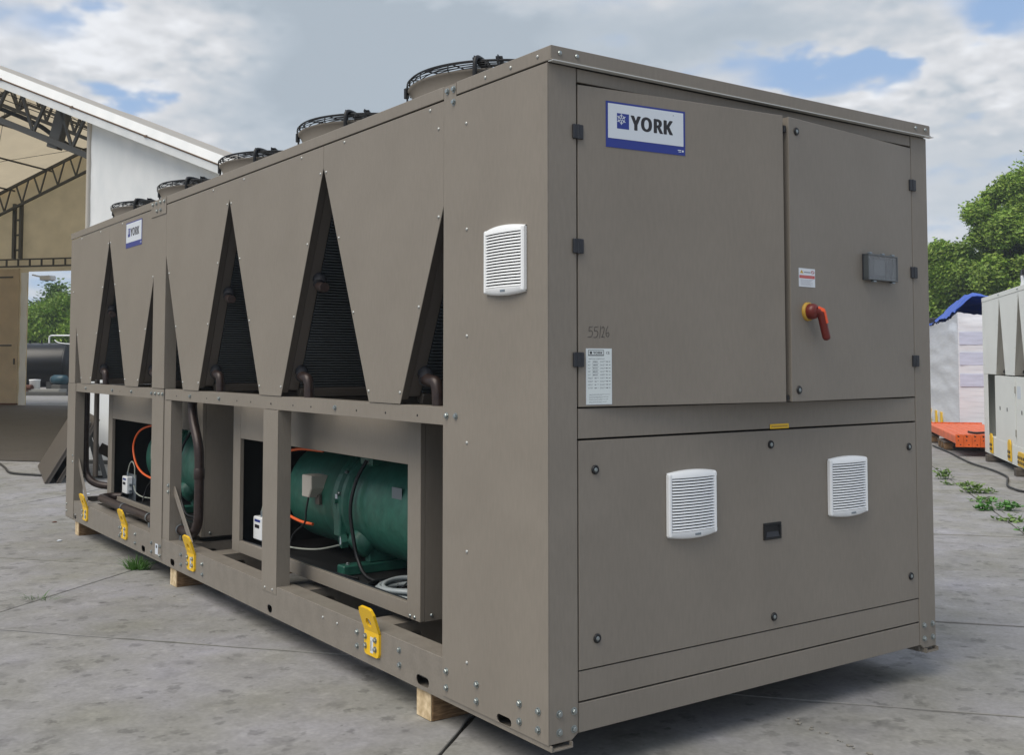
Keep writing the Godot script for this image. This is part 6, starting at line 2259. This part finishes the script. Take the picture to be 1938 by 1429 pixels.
func weed(label: String, at: Vector3, spread: float, h: float, count: int, sd: int, mat: Material):
	var o := thing("weed", label, "weed", at, GRID_YAW, "weeds in the joints of the slabs")
	var r := RandomNumberGenerator.new()
	r.seed = sd
	var st := mb()
	var stems := mb()
	for s in 9:
		var a := r.randf() * TAU
		var q := sqrt(r.randf()) * spread
		var base := Vector3(cos(a) * q * 0.5, 0, sin(a) * q * 0.3)
		var tip := Vector3(cos(a) * q, h * r.randf_range(0.35, 1.0) * (1.0 - 0.5 * q / spread), sin(a) * q * 0.5)
		tube(stems, [base, base.lerp(tip, 0.5) + Vector3(0, h * 0.12, 0), tip], 0.003, 4)
		for i in count:
			var p := base.lerp(tip, 0.25 + 0.75 * r.randf()) + Vector3(r.randfn(), r.randfn() * 0.5, r.randfn()) * 0.025
			var d := Vector3(r.randfn(), r.randf_range(-0.1, 0.8), r.randfn()).normalized()
			var sd2 := d.cross(Vector3(r.randfn(), 2.0, r.randfn())).normalized()
			var l := r.randf_range(0.035, 0.07)
			face(st, [p, p + d * l * 0.5 + sd2 * l * 0.28, p + d * l, p + d * l * 0.5 - sd2 * l * 0.28], Vector3.UP)
	part("stem", stems, M.grass, o)
	var lv := part("leaves", st, mat, o)
	lv.set_meta("kind", "stuff")

func build_small_things():
	var wg := std(Color(0.42, 0.52, 0.28), 0.6, 0.0, "weed_leaf")
	wg.backlight_enabled = true
	wg.backlight = Color(0.2, 0.28, 0.1)
	var wg2 := std(Color(0.33, 0.52, 0.24), 0.6, 0.0, "weed_leaf_dark")
	wg2.backlight_enabled = true
	wg2.backlight = Color(0.14, 0.26, 0.08)
	tuft("grass_tuft", "tuft of green grass at the joint beside the chiller's middle block", grid(3.02, -3.60), 0.085, 0.13, 150, 1, 1.0, "grass tufts in the joints")
	tuft("grass_tuft", "low grass tuft at the left edge near the tent", grid(6.85, -8.6), 0.42, 0.13, 160, 2, 1.0, "grass tufts in the joints")
	tuft("grass_tuft", "thin grass wisp on the cracked joint at far left", grid(2.05, -3.63), 0.10, 0.06, 40, 3, 1.0, "grass tufts in the joints")
	weed("upright weed on the joint closest to the orange beams", grid(10.55, 2.62), 0.14, 0.27, 10, 11, wg)
	weed("broad pale weed in the middle of the joint", grid(9.15, 2.78), 0.27, 0.12, 15, 12, wg)
	weed("bright green bushy weed where two joints cross", grid(7.72, 2.74), 0.22, 0.16, 20, 13, wg2)
	weed("dark green weed at the picture's right edge", grid(6.15, 2.82), 0.20, 0.15, 20, 14, wg2)
	weed("small sprig right of the bushy weed", grid(7.78, 3.25), 0.10, 0.11, 6, 15, wg)
	for q in [[9.9, 2.70, 21], [8.4, 2.72, 22], [7.0, 2.72, 23]]:
		weed(["wisp of weed along the joint below the upright weed", "wisp of weed along the joint above the bushy weed", "wisp of weed along the joint below the bushy weed"][q[2] - 21], grid(q[0], q[1]), 0.16, 0.07, 7, q[2], wg)
	# broken edges: pale chips lying in and beside the worn joints
	var ch := mb()
	var r := RandomNumberGenerator.new()
	r.seed = 77
	for run in [[1.205, -0.2, 1.205, 2.7, 90], [1.36, -3.5, 1.36, -0.5, 50], [-1.0, -3.62, 4.2, -3.62, 36], [4.42, 1.2, 4.42, 2.7, 30], [6.05, -0.4, 6.05, 2.7, 26]]:
		for i in run[4]:
			var t := r.randf()
			var p := grid(lerpf(run[0], run[2], t) + r.randfn() * 0.010, lerpf(run[1], run[3], t) + r.randfn() * 0.010, 0.0015)
			var sz := r.randf_range(0.003, 0.012)
			box(ch, Vector3.ZERO, Vector3(sz * 1.6, sz * 0.6, sz), sz * 0.2, Transform3D(Basis(Vector3.UP, r.randf() * 6.0), p))
	var cho := part("joint_rubble", ch, M.gravel, get_node("ground"))
	cho.set_meta("kind", "stuff")
	# grit and litter
	var st := mb()
	lathe(st, [Vector2(0.0, 0.0), Vector2(0.012, 0.001), Vector2(0.014, 0.006), Vector2(0.006, 0.011), Vector2(0, 0.012)], 6, Transform3D(), -1)
	var pale := mesh_of(st, M.label)
	var st2 := mb()
	lathe(st2, [Vector2(0.0, 0.0), Vector2(0.014, 0.001), Vector2(0.015, 0.005), Vector2(0.007, 0.010), Vector2(0, 0.011)], 6, Transform3D(), -1)
	var dark := mesh_of(st2, M.rust)
	var spots := [[3.9, -4.9, 0, "pale pebble on the slab left of the far block"], [4.75, -5.6, 1, "dark clod on the joint beside the far block"], [0.95, -3.72, 1, "brown clod on the cracked joint at left"], [6.6, -6.6, 0, "white scrap on the slab near the tent"], [3.35, -1.9, 0, "pale scrap on the slab at the chiller's shadow"]]
	for s in spots:
		var o := put("pebble", pale if s[2] == 0 else dark, self, move(grid(s[0], s[1]).x, 0.002, grid(s[0], s[1]).z, Basis.from_scale(Vector3(1.6, 1.0, 1.2))))
		tag(o, s[3], "pebble", "litter on the slabs")
